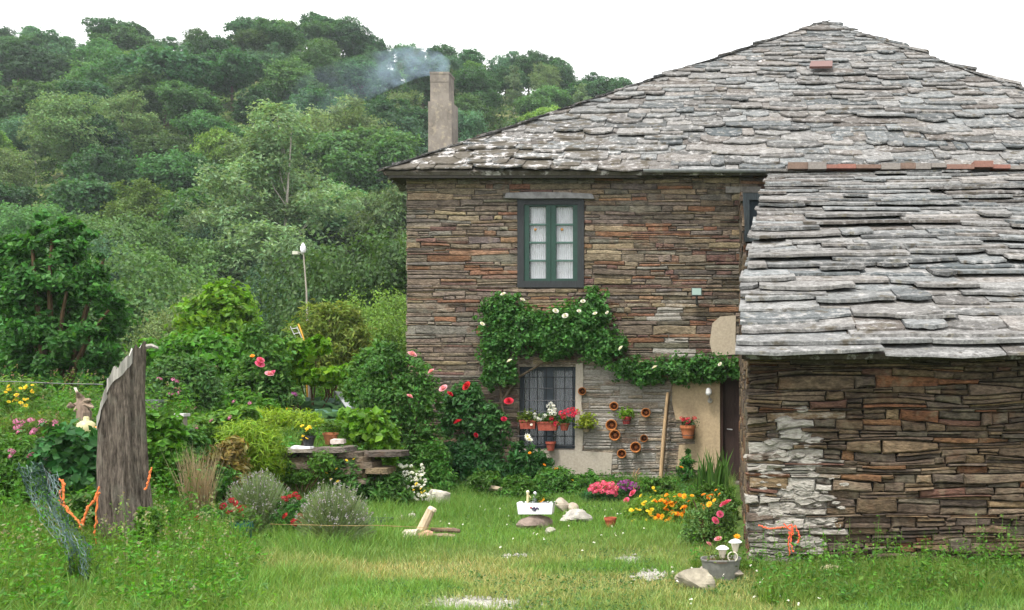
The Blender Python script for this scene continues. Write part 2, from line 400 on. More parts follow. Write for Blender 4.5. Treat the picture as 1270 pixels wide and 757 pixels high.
def slates(mb, O, U, Vv, Nn, uL, uR, Lv, e, wr, th, colf, amp=.03, overl=2.2, ragL=0., seed=0, cmax=.62, v0=-.06, clamp=True, lastrow=0):
    O,U,Vv,Nn = map(lambda q: np.asarray(q,float), (O,U,Vv,Nn))
    v = v0; row = 0
    while v < Lv-.3*(Lv < 9.6 and clamp and seed == 11)-.02:
        ex = e*R.uniform(.8,1.2); u = uL(v)-R.uniform(0,.3)
        while u < uR(v):
            wd = R.uniform(*wr)*(1 if R.random()<.8 else 1.6); ln = ex*overl*R.uniform(.9,1.1); t_ = th*R.uniform(.6,1.9)
            dv = jit(.34)*e*(row>0); sl = jit(.14)*min(1,.5/wd)*(row>0); m = 9; s_ = np.linspace(0,1,m)
            curve = ex*R.uniform(.06,cmax)*(np.abs(2*s_-1)**R.uniform(1.6,3.5))*(1 if R.random()<.75 else .25)
            bu = u+.006+(wd-.012)*s_; bv = v+dv+sl*(bu-u)+curve+R.uniform(-.09,.09,m)*e+.10*e*(vn(bu*.9, np.full(m,row*.35), seed)-.5)*6
            lift = 2.25*t_*R.uniform(.9,1.35)
            pu = np.append(bu,[u+wd-.01,u+.01]); pv = np.append(bv,[v+ln,v+ln])
            off = lift*(1-np.clip((pv-v)/ln,0,1)); off[:m] += R.uniform(-.006,.006,m)
            if clamp:
                pv = np.minimum(pv, Lv); l_ = np.array([uL(q) for q in pv]); r_ = np.array([uR(q) for q in pv])
                j_ = R.uniform(-.05,.03); pu = np.clip(pu, l_-ragL*R.random()+j_*(ragL>0), r_+.02)
            if pu.max()-pu.min() > .05:
                sag = amp*2*(fbm(pu*.45,pv*.45,seed,2)-.4)
                B = O+pu[:,None]*U+pv[:,None]*Vv+(off+sag)[:,None]*Nn; k = len(B)
                A = B+Nn*t_; ctr = A[:m].mean(0); A[:m] = A[:m]+(Vv*.012)
                mb.add(np.vstack([B,A]), [list(range(k))[::-1],[k+q for q in range(k)]]+[[q,(q+1)%k,k+(q+1)%k,k+q] for q in range(k)], colf(u+wd/2, v))
            u += wd
        v += ex; row += 1

def nrm(v): v = np.asarray(v,float); return v/np.linalg.norm(v)
EZ = 5.44; ra, rb, rc, rdk = np.array([-6.02,17.08,EZ]), np.array([9.2,17.08,EZ]), np.array([2.4,24.9,10.9]), np.array([2.4,34,10.9])
roof_b = MB()
def deck(P, t_=.07, col=(.05,.04,.032,1)):
    P = np.array(P); n = nrm(np.cross(P[1]-P[0],P[2]-P[0])); k=len(P)
    roof_b.add(np.vstack([P,P-n*t_]), [list(range(k)),[2*k-1-q for q in range(k)]]+[[q,k+q,k+(q+1)%k,(q+1)%k] for q in range(k)], col)
deck([ra,rb,rc]); deck([np.array([-6.02,34,EZ]),ra,rc,rdk]); deck([rb,np.array([9.2,34,EZ]),rdk,rc])
vv = nrm((0,7.82,5.46)); Lf = math.hypot(7.82,5.46)
def slate_grey(k=1.0): 
    b = R.uniform(.065,.17)*k; q = R.uniform(-.010,.012); return np.array([b*1.0+q, b, b*.985-q*.6])
def c_front(u,v):
    m = float(np.clip(1.05-u/5.5,0,1)*np.clip(1.15-v/3.5,0,1))
    return (*slate_grey(), min(1,m+.12*R.random()))
slates(roof_b, ra, (1,0,0), vv, (0,-vv[2],vv[1]), lambda v: 8.42*v/Lf, lambda v: 15.22-6.8*v/Lf, Lf, .22, (.2,.95), .015, c_front, .05, ragL=.012, seed=11)
vl = nrm((8.42,0,5.46)); Ll = math.hypot(8.42,5.46)
slates(roof_b, (-6.02,34,EZ), (0,-1,0), vl, (-vl[2],0,vl[0]), lambda v: 0, lambda v: 16.92-7.82*v/Ll, Ll, .34, (.5,1.1), .017, lambda u,v:(*slate_grey(),.3), .03, seed=12)
vr = nrm((-6.8,0,5.46)); Lr = math.hypot(6.8,5.46)
slates(roof_b, (9.2,17.08,EZ), (0,1,0), vr, (vr[2],0,-vr[0]), lambda v: 7.82*v/Lr, lambda v: 16.9, Lr, .42, (.7,1.3), .034, lambda u,v:(*slate_grey(),.2), .03, seed=13)
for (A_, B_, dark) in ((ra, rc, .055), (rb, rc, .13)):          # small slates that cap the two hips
    D_ = nrm(B_-A_); L_ = np.linalg.norm(B_-A_); S_ = nrm(np.cross(D_,(0,0,1))); U_ = np.cross(S_,D_); s0 = 0.02
    while s0 < L_-.1:
        l_ = R.uniform(.25,.5); w_ = R.uniform(.07,.12); h0, h1 = .075+R.uniform(-.01,.015), .05+R.uniform(-.01,.01); j_ = jit(.02)
        P_ = [A_+D_*s0+S_*(-w_+j_)+U_*(h0-.035), A_+D_*s0+S_*(w_+j_)+U_*(h0-.035), A_+D_*(s0+l_*1.3)+S_*(w_+j_)+U_*(h1-.025), A_+D_*(s0+l_*1.3)+S_*(-w_+j_)+U_*(h1-.025)]
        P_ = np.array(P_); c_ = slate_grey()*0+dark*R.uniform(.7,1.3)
        roof_b.add(np.vstack([P_,P_+U_*.018]), [[3,2,1,0],[4,5,6,7],[0,1,5,4],[1,2,6,5],[2,3,7,6],[3,0,4,7]], (*c_,.25)); s0 += l_
roof = roof_b.build('roof', M['slate'], house, HB)
# chimney, a part of the roof
cy = 19.0; cb_ = MB()
def px2x(px, Y): return (px-PX0)/F*Y
zt, zm = EYE+(PY0-93)/F*cy, EYE+(PY0-130)/F*cy
for (x0,x1,y0,y1,z0,z1) in ((px2x(535,cy),px2x(564,cy),cy-.22,cy+.22,5.3,zm),(px2x(537,cy),px2x(560,cy),cy-.18,cy+.18,zm,zt-.0)):
    zs = np.linspace(z0,z1,4)
    for q in range(3): cb_.box(x0+jit(.005),x1+jit(.005),y0+jit(.004),y1+jit(.004),zs[q],zs[q+1],(.23,.205,.18,0))
cb_.box(px2x(537,cy)-.008,px2x(560,cy)+.008,cy-.19,cy+.19,zt-.04,zt,(.22,.2,.18,0))
cb_.box(px2x(541,cy),px2x(556,cy),cy-.14,cy+.14,zt,zt+.01,(.02,.02,.02,0))
cb_.build('chimney', M['concrete'], roof, HB)
# missing slate with rusty iron patch on the roof
p0 = rc*0
def on_front(u,v,n): return np.asarray(ra)+np.array([u,0,0])+vv*v+np.array([0,-vv[2],vv[1]])*n
q = MB(); uu, v_ = 7.75, 5.35
q.add([on_front(uu,v_,.19),on_front(uu+.5,v_+.02,.19),on_front(uu+.56,v_+.62,.13),on_front(uu+.08,v_+.6,.13),on_front(uu,v_,.14),on_front(uu+.5,v_+.02,.14)], [[0,1,2,3],[4,5,1,0]], (.13,.06,.05,0))
q.build('rusty_patch', M['paint'], roof, HB)

# fascia and gutter
q = MB(); q.box(-5.95, -1.6, 17.13, 17.17, EZ-.10, EZ-.03, (.05,.045,.04,0)).build('fascia', M['wood'], house, HB)
q = MB(); th_ = np.linspace(np.pi, 2*np.pi, 9); xs = (px2x(798,17.0), .62)
pr_ = [(17.0+.055*np.cos(x_), EZ+.015+.055*np.sin(x_)) for x_ in th_]
q.add([(x_,a_,b_) for x_ in xs for a_,b_ in pr_], [[k,k+1,9+k+1,9+k] for k in range(8)], (.30,.31,.33,0)); q.build('gutter', M['metal'], house, HB)

# upper window
def frame_rect(q, x0,x1,z0,z1, t_, y0,y1, col):
    q.box(x0,x0+t_,y0,y1,z0,z1,col); q.box(x1-t_,x1,y0,y1,z0,z1,col); q.box(x0+t_,x1-t_,y0+.001,y1,z0,z0+t_,col); q.box(x0+t_,x1-t_,y0+.001,y1,z1-t_,z1,col)
GREEN = (.006,.040,.028,0); GREYW = (.034,.037,.04,0)
def pane_quad(q, x0,x1,z0,z1,y): q.add([(x0,y,z0),(x1,y,z0),(x1,y,z1),(x0,y,z1)], [[0,1,2,3]])
def curtain(x0,x1,z0,z1,y,col,mat,parent,wv=.018,k=9):
    q = MB(); n=60; xs = np.linspace(x0,x1,n); zs = np.linspace(z0,z1,8)
    V = [(x_, y+wv*math.sin((x_-x0)/(x1-x0)*k*6.28+.5*math.sin(z_*4))+jit(.003), z_) for z_ in zs for x_ in xs]
    Fq = [[j*n+i,j*n+i+1,(j+1)*n+i+1,(j+1)*n+i] for j in range(7) for i in range(n-1)]
    return q.add(V,Fq,col).build('curtain', mat, parent, HB, smooth=True)
q = MB(); x0,x1,z0,z1 = UW
frame_rect(q, x0-.01,x1+.01,z0,z1-.02,.115, HY-.045,HY+.12,GREYW); win = q.build('window', M['wood'], house, HB)
win['label'] = 'grey framed window with green painted casements and white curtains'
gx0,gx1,gz0,gz1 = x0+.105,x1-.105,z0+.075,z1-.075; mid_ = .5*(gx0+gx1)
for s_,(a0,a1) in enumerate(((gx0,mid_-.003),(mid_+.003,gx1))):
    q = MB(); frame_rect(q,a0,a1,gz0,gz1,.085,HY-.02,HY+.06,GREEN)
    zz = np.linspace(gz0+.085,gz1-.085,5)
    for z_ in zz[1:4]: q.box(a0+.085,a1-.085,HY-.005,HY+.045,z_-.016,z_+.016,(.05,.11,.09,0))
    q.build('casement', M['paint'], win, HB)
q = MB()
for (a0,a1) in ((gx0+.085,mid_-.085),(mid_+.085,gx1-.085)): pane_quad(q,a0,a1,gz0+.08,gz1-.08,HY+.03)
q.build('pane', M['glass'], win, HB)
curtain(gx0+.10,mid_-.05,gz0,gz1,HY+.10,(.60,.60,.64,0),M['cloth'],win); curtain(mid_+.05,gx1-.06,gz0,gz1,HY+.10,(.60,.60,.64,0),M['cloth'],win)
for a0 in (gx0+.19, mid_+.19):
    q = MB(); q.lathe([(0,.012),(.018,.01),(.026,0)],10,(a0,HY+.02,gz1-.49),'y',(.35,.16,.03,0)); q.build('sticker', M['paint'], win, HB)
q = MB(); zl = hz(247)
V = [(hx(627),zl),(hx(650),zl-.01),(hx(712),zl-.005),(hx(738),zl-.012),(hx(735),zl+.075),(hx(700),zl+.10),(hx(660),zl+.105),(hx(629),zl+.09)]
q.add([(x_,HY-.10,z_) for x_,z_ in V]+[(x_,HY+.05,z_) for x_,z_ in V], [list(range(8)),list(range(15,7,-1))]+[[k,8+k,8+(k+1)%8,(k+1)%8] for k in range(8)], (.19,.188,.19,0)); q.build('lintel', M['rock'], house, HB)
# right upper window, half hidden by the barn roof
q = MB(); x0,x1,z0,z1 = RW; frame_rect(q,x0,x1,z0,z1,.12,HY-.03,HY+.1,(.17,.20,.22,0)); q.box(x0+.12,x1-.12,HY+.03,HY+.05,z0+.12,z1-.12,(.06,.08,.10,0))
rw = q.build('window', M['wood'], house, HB); rw['label'] = 'blue grey window frame half hidden by the barn roof'
q = MB(); q.box(hx(900),hx(944),HY-.05,HY+.02,z1+.003,z1+.11,(.30,.28,.26,0)); q.build('lintel', M['rock'], house, HB)
# lower window with iron grille
q = MB(); x0,x1,z0,z1 = LW; BLU=(.035,.05,.065,0)
frame_rect(q,x0,x1,z0,z1,.07,HY+.13,HY+.2,BLU); mid_=.5*(x0+x1); q.box(mid_-.085,mid_+.085,HY+.125,HY+.19,z0+.07,z1-.07,BLU)
lw = q.build('window', M['paint'], house, HB); lw['label'] = 'dark window behind an iron grille with flower pots'
q = MB(); pane_quad(q,x0+.07,mid_-.085,z0+.07,z1-.07,HY+.165); pane_quad(q,mid_+.085,x1-.07,z0+.07,z1-.07,HY+.165); q.build('pane', M['glass'], lw, HB)
curtain(x0+.09,mid_-.09,z0+.06,z1-.06,HY+.24,(.11,.12,.155,0),M['cloth'],lw,.01,6); curtain(mid_+.09,x1-.09,z0+.06,z1-.06,HY+.24,(.11,.12,.155,0),M['cloth'],lw,.01,6)
q = MB()
for px in (648,657,667,678,690,701,711): q.tube([(hx(px),HY-.04,z0+.01),(hx(px),HY-.04,z1-.02)],.009,6,(.02,.022,.028,0))
for py in (468,482,497,511,526,541,553): q.tube([(x0-.0,HY-.052,hz(py)),(x1+.0,HY-.052,hz(py))],.009,6,(.02,.022,.028,0))
q.build('grille', M['metal'], lw, HB)
# plaster: surround of the lower window, doorway panel, patch under the barn roof
def slab(poly, y0, y1, name, col, mat, label=None):
    q = MB(); k = len(poly); q.add([(hx(a_)+jit(.01),y0,hz(b_)+jit(.01)) for a_,b_ in poly]+[(hx(a_),y1,hz(b_)) for a_,b_ in poly], [list(range(k))[::-1]]+[[n_,(n_+1)%k,k+(n_+1)%k,k+n_] for n_ in range(k)], col)
    o = q.build(name, mat, house, HB)
    if label: o['label'] = label
    return o
OC = (.43,.335,.215,0)
slab([(893,470),(893,612),(866,612),(866,583),(840,582),(842,552),(862,551),(861,523),(838,520),(834,500),(834,470)], HY-.052,HY,'plaster_panel',OC,M['plaster'],'ochre plastered jamb with toothed edge beside the door')
slab([(893,393),(913,392),(912,425),(918,440),(884,441),(880,425),(884,402)], HY-.047,HY,'plaster_patch',(.40,.34,.26,0),M['plaster'],'bare plaster patch under the barn roof edge')
slab([(714,452),(723,450),(724,470),(721,500),(725,530),(722,560),(760,562),(758,588),(690,590),(640,589),(642,558),(714,558)], HY-.043,HY,'plaster_surround',(.40,.36,.30,0),M['plaster'])
# door
q = MB(); x0,x1,z0,z1 = DR; xs_ = np.linspace(x0+.05,x1,6)
for a0,a1 in zip(xs_[:-1],xs_[1:]): q.box(a0+.003,a1-.003,HY+.10+jit(.003),HY+.15,z0+.03,z1-.05,(.055*R.uniform(.8,1.2),.028,.024,0))
door = q.build('door', M['wood'], house, HB)
q = MB(); q.box(x0,x0+.05,HY-.02,HY+.17,z0,z1,(.05,.028,.022,0)); q.box(x0+.05,x1,HY-.02,HY+.17,z1-.05,z1,(.05,.028,.022,0)); q.build('door_frame', M['wood'], door, HB)
q = MB(); q.tube([(x0+.13,HY+.09,.95),(x0+.13,HY+.05,.95),(x0+.22,HY+.05,.94)],.011,6,(.3,.3,.3,0)); q.build('handle', M['metal'], door, HB)
q = MB(); q.box(x0-.05,x1,HY-.35,HY+.1,-.1,.03,(.2,.18,.15,0)); q.build('doorstep', M['rock'], house, HB)

# ---------------- the barn
BY = 9.43; BB = (3,BY,0)
barn = thing('stone_barn', 'low dry stone barn with sagging slate roof in the right foreground', 'barn', BB)
def bx(px): return (px-PX0)/F*BY
def bz(py): return EYE+(PY0-py)/F*BY
def white_mask(px, py):
    c = np.interp(py, [505,540,590,630,660,700],[992,978,985,990,985,950]); wd_ = np.interp(py,[500,530,600,640,700],[4,24,46,52,40])
    m = math.exp(-((px-c)/wd_)**4)*float(sstep(500,520,py))
    if px < 962 and py > 570: m = max(m, .85*math.exp(-((px-925)/26)**2))
    return m
def barn_col(u,z):
    px = PX0+u*F/BY; py = PY0-(z-EYE)*F/BY
    pr = np.array([3,3,3,2.0,3,2.6,1.0,.5,1.0,2.2]); k = R.choice(len(PAL), p=pr/pr.sum())
    c = .82*PAL[k]*R.uniform(.55,1.25)*np.array([1.08,1,.94]); m = white_mask(px,py)
    return (*c, m*R.uniform(.42,1.05))
def barn_mort(u,z):
    px = PX0+u*F/BY; py = PY0-(z-EYE)*F/BY; m = white_mask(px,py)
    return (.035+.3*m,.03+.29*m,.025+.27*m, .8*m)
mb = MB(); fb = lambda u,z,n: (u, BY-n, z)
backing(mb, .19, 7.3, -.4, 2.08, fb, barn_mort, step=.1)
stone_wall(mb, .19, 3.6, -.2, 2.03, fb, barn_col, (.035,.085), (.10,.46), .085, .009, wav=.05, rag=.05, split=.5, seed=21)
stone_wall(mb, 3.6, 7.3, -.2, 2.03, fb, barn_col, (.04,.09), (.15,.6), .075, .012, wav=.035, split=.3, seed=22)
sb = lambda u,z,n: (.19-n*.6, u, z)
backing(mb, BY, 17.3, -.4, 1.7, sb, barn_mort)
for k in range(8): 
    y0 = BY+k*.984; ztop = 2.02+(y0-9.15)*.425-.05
    if ztop > 1.7: mb.add([sb(y0,1.7,0),sb(y0+.984,1.7,0),sb(y0+.984,ztop+.4,0),sb(y0,ztop,0)],[[0,1,2,3]],(.05,.045,.04,0))
stone_wall(mb, BY+.02, 17.2, -.2, 4.9, sb, barn_col, (.08,.18), (.25,.7), .05, .02, topf=lambda u: 2.0+(u-9.15)*.425-.02, seed=23)
for k in range(190):                     # smeared mortar lumps at the repaired corner
    px, py = R.uniform(918,1050), R.uniform(505,700)
    if px < 938 or R.random() > white_mask(px,py)*1.1: continue
    r_ = R.uniform(.03,.10); d = R.normal(size=(26,3)); d /= np.linalg.norm(d,axis=1)[:,None]; n_ = 10; an = np.arange(n_)*2*np.pi/n_
    ro = r_*R.uniform(.7,1.2,n_); V = [fb(bx(px)+1.5*ro[i]*math.cos(an[i]), bz(py)+.55*ro[i]*math.sin(an[i]), .0) for i in range(n_)]+[fb(bx(px)+.9*ro[i]*math.cos(an[i]), bz(py)+.33*ro[i]*math.sin(an[i]), .055+.02*R.random()) for i in range(n_)]
    mb.add(V, [[i,(i+1)%n_,n_+(i+1)%n_,n_+i] for i in range(n_)]+[[n_+i for i in range(n_)]], (.36,.35,.33,R.uniform(.5,.95)))
mb.build('wall', M['stone'], barn, BB)
q = MB(); q.box(.14,7.3,BY-.10,BY+.2,1.955,2.035,(.05,.035,.025,0)).build('wall_plate', M['wood'], barn, BB)
mb = MB(); bo = np.array([.11,9.06,2.0]); rise = np.array([0,7.99,3.41]); Lb = np.linalg.norm(rise); bv = rise/Lb; bn = np.array([0,-bv[2],bv[1]])
P = [bo, bo+[7.5,0,0], bo+[7.5,0,0]+rise, bo+rise+[.58,0,0]]; P = np.array(P)
mb.add(np.vstack([P,P-bn*.05]), [[0,1,2,3],[7,6,5,4],[0,4,5,1],[1,5,6,2],[2,6,7,3],[3,7,4,0]], (.05,.04,.032,0))
def barn_slate(u,v):
    k = 1.0+.15*R.random(); 
    if v > 7.5 and R.random() < .4: k = 1.5
    return (*slate_grey(k), .03+.15*R.random())
slates(mb, bo, (1,0,0), bv, bn, lambda v: -.02+.6*max(0,v/Lb)**1.4, lambda v: 7.5, Lb, .215, (.25,1.4), .019, barn_slate, .06, ragL=.05, seed=31, cmax=.55, v0=-.10)
broof = mb.build('roof', M['slate'], barn, BB)
# brick and mortar flashing where the two roofs meet
q = MB(); x_ = 1.0
while x_ < 7.5:
    L = R.uniform(.18,.5)
    col = (.22*R.uniform(.8,1.2),.125,.10,0) if R.random() < .5 else (.22,.20,.185,0)
    zc = 5.43+jit(.02); q.box(x_,x_+L-.004,16.78+jit(.04),17.1,zc,zc+.095+jit(.035),col); x_ += L
q.build('ridge_flashing', M['terracotta'], broof, BB)

# ------------------------------------------------------------------ foliage tools
def blobs3(bl, Y, depth=1.0):
    """(px, py, rx, ry) ovals of the photo stood up as ellipsoids at depth Y"""
    out = []
    for b in bl:
        y = Y+(b[4] if len(b) > 4 else 0); c = pt(b[0], b[1], y); rx, rz = b[2]/F*y, b[3]/F*y
        out.append((c, np.array([rx, depth*min(max(rx,rz),1.3*rx), rz])))
    return out
def crown_pts(bl, n, per=26, sig=.16, shell=.55, lump=.3):
    vol = np.array([np.prod(r)**(2/3) for _,r in bl]); nc = max(6, n//per)
    idx = R.choice(len(bl), nc, p=vol/vol.sum()); C = np.array([b[0] for b in bl])[idx]; Rr = np.array([b[1] for b in bl])[idx]
    d = R.normal(size=(nc,3)); d /= np.linalg.norm(d,axis=1)[:,None]
    r = shell+(1-shell)*R.random(nc)**.6; r *= 1+lump*(R.random(nc)-.5)
    cc = C+d*r[:,None]*Rr; cs = (R.random(nc)*.5+.75)
    k = R.integers(0, nc, n); s_ = sig*np.cbrt(np.prod(Rr[k],axis=1))[:,None]
    P = cc[k]+R.normal(size=(n,3))*s_*np.array([1,1,.8])
    N = d[k]*.7+R.normal(size=(n,3))*.6+np.array([0,0,.5])
    return P, N, cs[k]
def vary(base, n, v=.3, hue=.12, tone=None):
    c = np.array(base)[None]*(1+v*(R.random((n,1))*2-1)); c = c*(1+hue*(R.random((n,3))*2-1)*np.array([1,.4,.8]))
    if tone is not None: c = c*tone[:,None]
    return np.clip(c,0,1)
def stems_mb(base, tips, r0=.02, r1=.006, col=(.09,.06,.035,0), n=5, bend=.1):
    q = MB(); base = np.asarray(base,float)
    for tp in tips:
        tp = np.asarray(tp,float); h = np.linalg.norm(tp-base); m_ = base*.5+tp*.5+np.array([jit(bend*h),jit(bend*h),.1*h]); s0 = base+np.array([jit(r0*2),jit(r0*2),-.08])
        t_ = np.linspace(0,1,6)[:,None]; P = (1-t_)**2*s0+2*t_*(1-t_)*m_+t_**2*tp
        q.tube(P, np.linspace(r0,r1,6), n, col)
    return q
# blooms (shared meshes, radius 1)
def rose_mesh(col, name='bloom_mesh'):
    q = MB()
    for ring,(r,tl,n) in enumerate(((.25,1.35,4),(.5,1.0,5),(.78,.6,6),(1.0,.25,7))):
        for k in range(n):
            a_ = 2*math.pi*(k+.5*ring)/n; ca,sa = math.cos(a_),math.sin(a_); u = np.array([-sa,ca,0]); o = np.array([ca,sa,0])
            w_ = .75*r+.2; up = math.sin(tl)*.8; out = math.cos(tl)*.8+.1
            b = o*r*.25; P = [b-u*w_*.25, b+u*w_*.25, b+o*out*r*.8+u*w_*.55+np.array([0,0,up*.75]), b+o*(out*r*.8+.12)+np.array([0,0,up*.95]), b+o*out*r*.8-u*w_*.55+np.array([0,0,up*.75])]
            q.add(P, [[0,1,2,3,4]], np.array(col)*R.uniform(.8,1.1))
    return q.mesh(name, M['petal'])
def daisy_mesh(col, cen, n=9, name='bloom_mesh', double=True):
    q = MB()
    for ring in range(2 if double else 1):
        for k in range(n):
            a_ = 2*math.pi*(k+.5*ring)/n; r = 1-.3*ring; o = np.array([math.cos(a_),math.sin(a_),0]); u = np.array([-o[1],o[0],0]); z_=np.array([0,0,.25+.15*ring])
            q.add([o*.1, o*r*.6+u*.26+z_*.5, o*r+z_, o*r*.6-u*.26+z_*.5], [[0,1,2,3]], np.array(col)*R.uniform(.8,1.1))
    q.lathe([(0,.42),(.2,.38),(.3,.2)],8,col=(*cen,0)); return q.mesh(name, M['petal'])
def head_mesh(col, n=70, flat=.5, ps=.42, name='bloom_mesh'):
    d = R.normal(size=(n,3)); d /= np.linalg.norm(d,axis=1)[:,None]; d[:,2] = np.abs(d[:,2])
    q = MB(); q.leaves(d*np.array([1,1,flat]), d+R.normal(size=(n,3))*.3, ps, .9, vary(col,n,.25,.1), .1); return q.mesh(name, M['petal'])
BL = {'red': rose_mesh((.55,.02,.035)), 'crimson': rose_mesh((.42,.012,.04)), 'pink': rose_mesh((.78,.36,.42)), 'hot': rose_mesh((.75,.14,.26)),
      'white_rose': rose_mesh((.8,.78,.7)), 'orange': daisy_mesh((.85,.30,.012),(.7,.2,.01)), 'gold': daisy_mesh((.85,.45,.02),(.7,.3,.01)), 'yellow': daisy_mesh((.8,.62,.04),(.6,.4,.02)),
      'white': daisy_mesh((.82,.82,.78),(.6,.5,.1)), 'pinkhead': head_mesh((.78,.13,.22)), 'purplehead': head_mesh((.30,.06,.26)), 'redhead': head_mesh((.34,.01,.02)),
      'redpel': head_mesh((.68,.03,.07)), 'whitehead': head_mesh((.82,.82,.80),60,.8), 'mauve': head_mesh((.55,.2,.35))}
def put_blooms(parent, base, pts_, kind, r, name='flower', face=.5, rv=.25):
    for p in pts_:
        d = np.array([jit(.8),-1.0*face+jit(.5),.7+jit(.3)]); qn = Vector(d).to_track_quat('Z','Y').to_euler()
        inst(name, BL[kind], parent, Vector(np.asarray(p)-base), qn, .78*r*R.uniform(1-rv,1+rv))

def bush(name, label, cat, bl, Y, n, size, col, gz=None, depth=.9, flowers=(), asp=.55, per=22, sig=.17, shell=.45, group=None, nst=7, v=.35, bx_=None, stem_r=.018, mat='leaf', droop=0., scol=(.09,.06,.035,0)):
    B3 = blobs3(bl, Y, depth); X = np.mean([b[0][0] for b in B3]) if bx_ is None else px2x(bx_,Y); z0 = T(X,Y) if gz is None else gz
    base = np.array([X,Y,z0]); o = thing(name, label, cat, base, group)
    P,N,tn = crown_pts(B3, n, per, sig, shell); ok = P[:,2] > z0-.02; P,N,tn = P[ok],N[ok],tn[ok]
    if Y < HY: P[:,1] = np.minimum(P[:,1], HY-.05)
    MB().leaves(P, N, size*R.uniform(.6,1.3,len(P)), asp, vary(np.array(col)*np.where(np.array(col).max()>.12,1.4,2.0),len(P),v,.15,tn), droop=droop).build('foliage', M[mat], o, base)
    tips = [B3[k%len(B3)][0]+R.normal(size=3)*B3[k%len(B3)][1]*.4 for k in range(nst)]
    if tips: stems_mb(base, tips, stem_r, stem_r*.35, scol).build('stem', M['bark'], o, base)
    for f in flowers: put_blooms(o, base, [pt(x_,y_,Y-(f[3] if len(f)>3 else .25)) for x_,y_ in f[2]], f[0], f[1], 'flower')
    return o
def rpx(n, x0,x1,y0,y1): return [(R.uniform(x0,x1),R.uniform(y0,y1)) for _ in range(n)]

# ------------------------------------------------------------------ trees
def tree_proto(kind, seed, fine=False):
    """8 m tall tree: returns (trunk mesh, crown mesh); fine = smaller, denser leaves for the nearer ones"""
    r_ = np.random.default_rng(seed)
    spec = dict(
        round=dict(col=(.050,.118,.036), bl=11, sp=(2.3,2.3,2.5), zc=4.3, n=17000, s=.215, asp=.75),
        dark=dict(col=(.030,.082,.032), bl=11, sp=(2.4,2.4,2.6), zc=4.2, n=17000, s=.22, asp=.8),
        bright=dict(col=(.082,.175,.034), bl=10, sp=(2.1,2.1,2.5), zc=4.3, n=16000, s=.2, asp=.65),
        olive=dict(col=(.088,.138,.056), bl=10, sp=(2.3,2.3,2.4), zc=4.3, n=17000, s=.18, asp=.5),
        bluish=dict(col=(.055,.122,.068), bl=11, sp=(2.3,2.3,2.5), zc=4.3, n=17000, s=.2, asp=.6),
        slender=dict(col=(.105,.160,.08), bl=17, sp=(1.5,1.5,3.6), zc=4.6, n=9500, s=.2, asp=.5))[kind]
    sl = kind == 'slender'; bl = []
    for k in range(spec['bl']):
        d = r_.normal(size=3); d /= np.linalg.norm(d)
        c = np.array([0,0,spec['zc']])+d*np.array(spec['sp'])*r_.uniform(.4,.85)
        if sl: f = (k+.5)/spec['bl']; w_ = 1.7*math.sin(math.pi*min(1,.18+.8*f)); c = np.array([d[0]*w_*.7,d[1]*w_*.7,1.6+6.0*f])
        q = r_.uniform(.9,1.6) if not sl else r_.uniform(.55,.85); q *= 1.0 if c[2] < 6.2 else .8; bl.append((c, np.array([q,q,q*r_.uniform(.65,.9)])))
    n_, s_ = (int(spec['n']*2.6), spec['s']*.52) if fine else (spec['n'], spec['s'])
    P,N,tn = crown_pts(bl, n_, (70 if fine else 45) if not sl else 28, .155, .55, .35)
    lo = P[:,2] > .5; P,N,tn = P[lo],N[lo],tn[lo]
    crown = MB().leaves(P, N, s_*R.uniform(.7,1.35,len(P)), spec['asp'], vary(np.array(spec['col'])*1.32,len(P),.3,.14,tn)).mesh('crown', M['leaf_far'])
    tr = MB(); tc = (.10,.075,.055,0) if not sl else (.36,.33,.29,0)
    tp = np.array([[0,0,-.8],[jit(.05),jit(.05),.6],[jit(.15),jit(.15),2.4],[jit(.2),jit(.2),4.2],[jit(.2),jit(.2),7.1 if sl else 5.4]]); tr.tube(tp, [.17,.14,.11,.08,.02] if not sl else [.075,.065,.05,.035,.012], 7, tc)
    for c,q in bl:
        s0 = tp[2]*.6+tp[3]*.4 if not sl else np.array([*(tp[3][:2]), max(.8,c[2]-1.1)]); m_ = .5*(s0+c)+np.array([0,0,-.15]); tr.tube([s0,m_,c], [.06,.04,.015] if not sl else [.018,.013,.006], 5, tc)
    return tr.mesh('trunk', M['bark']), crown
KS = ('round','dark','bright','olive','bluish','slender')
PROTO = {k: [tree_proto(k, 100+17*i+3*j) for j in range(3)] for i,k in enumerate(KS)}
FINE = {k: [tree_proto(k, 300+17*i+3*j, True) for j in range(2)] for i,k in enumerate(KS)}
KIND = dict(round=('broadleaf_tree','round mid green broadleaf trees'), dark=('dark_broadleaf_tree','dark green dense trees'), bright=('bright_green_tree','bright yellow green trees'),
            olive=('olive_green_tree','pale olive green trees'), bluish=('blue_green_tree','blue green hazy trees'), slender=('slender_tree','slender pale trunked trees'))
ALLT = []
def tree(kind, x, y, h, wide=1.0):
    pr_ = FINE if y < 66 else PROTO; j = random.randrange(len(pr_[kind])); z = T(x,y)-.05*h; nm, gp = KIND[kind]
    o = thing(nm, '', 'tree', (x,y,z), 'trees on the wooded hillside'); o.rotation_euler = (0,0,random.uniform(0,6.28)); s_ = h/7.6; o.scale = (s_*wide,s_*wide,s_)
    inst('trunk', pr_[kind][j][0], o, (0,0,0)); inst('crown', pr_[kind][j][1], o, (0,0,0))
    ALLT.append([o, kind, PX0+F*x/y, PY0-(z+h*.62-EYE)/y*F, h]); return o
rows = [52,58,64,70,77,84,92,100,108,117,126,135,143,149]
def hidden(px, pytop):          # wholly behind the slate roof or the house wall
    line = np.interp(px, [485,1030,1500],[212,28,190]); return px > 505 and pytop > line+10
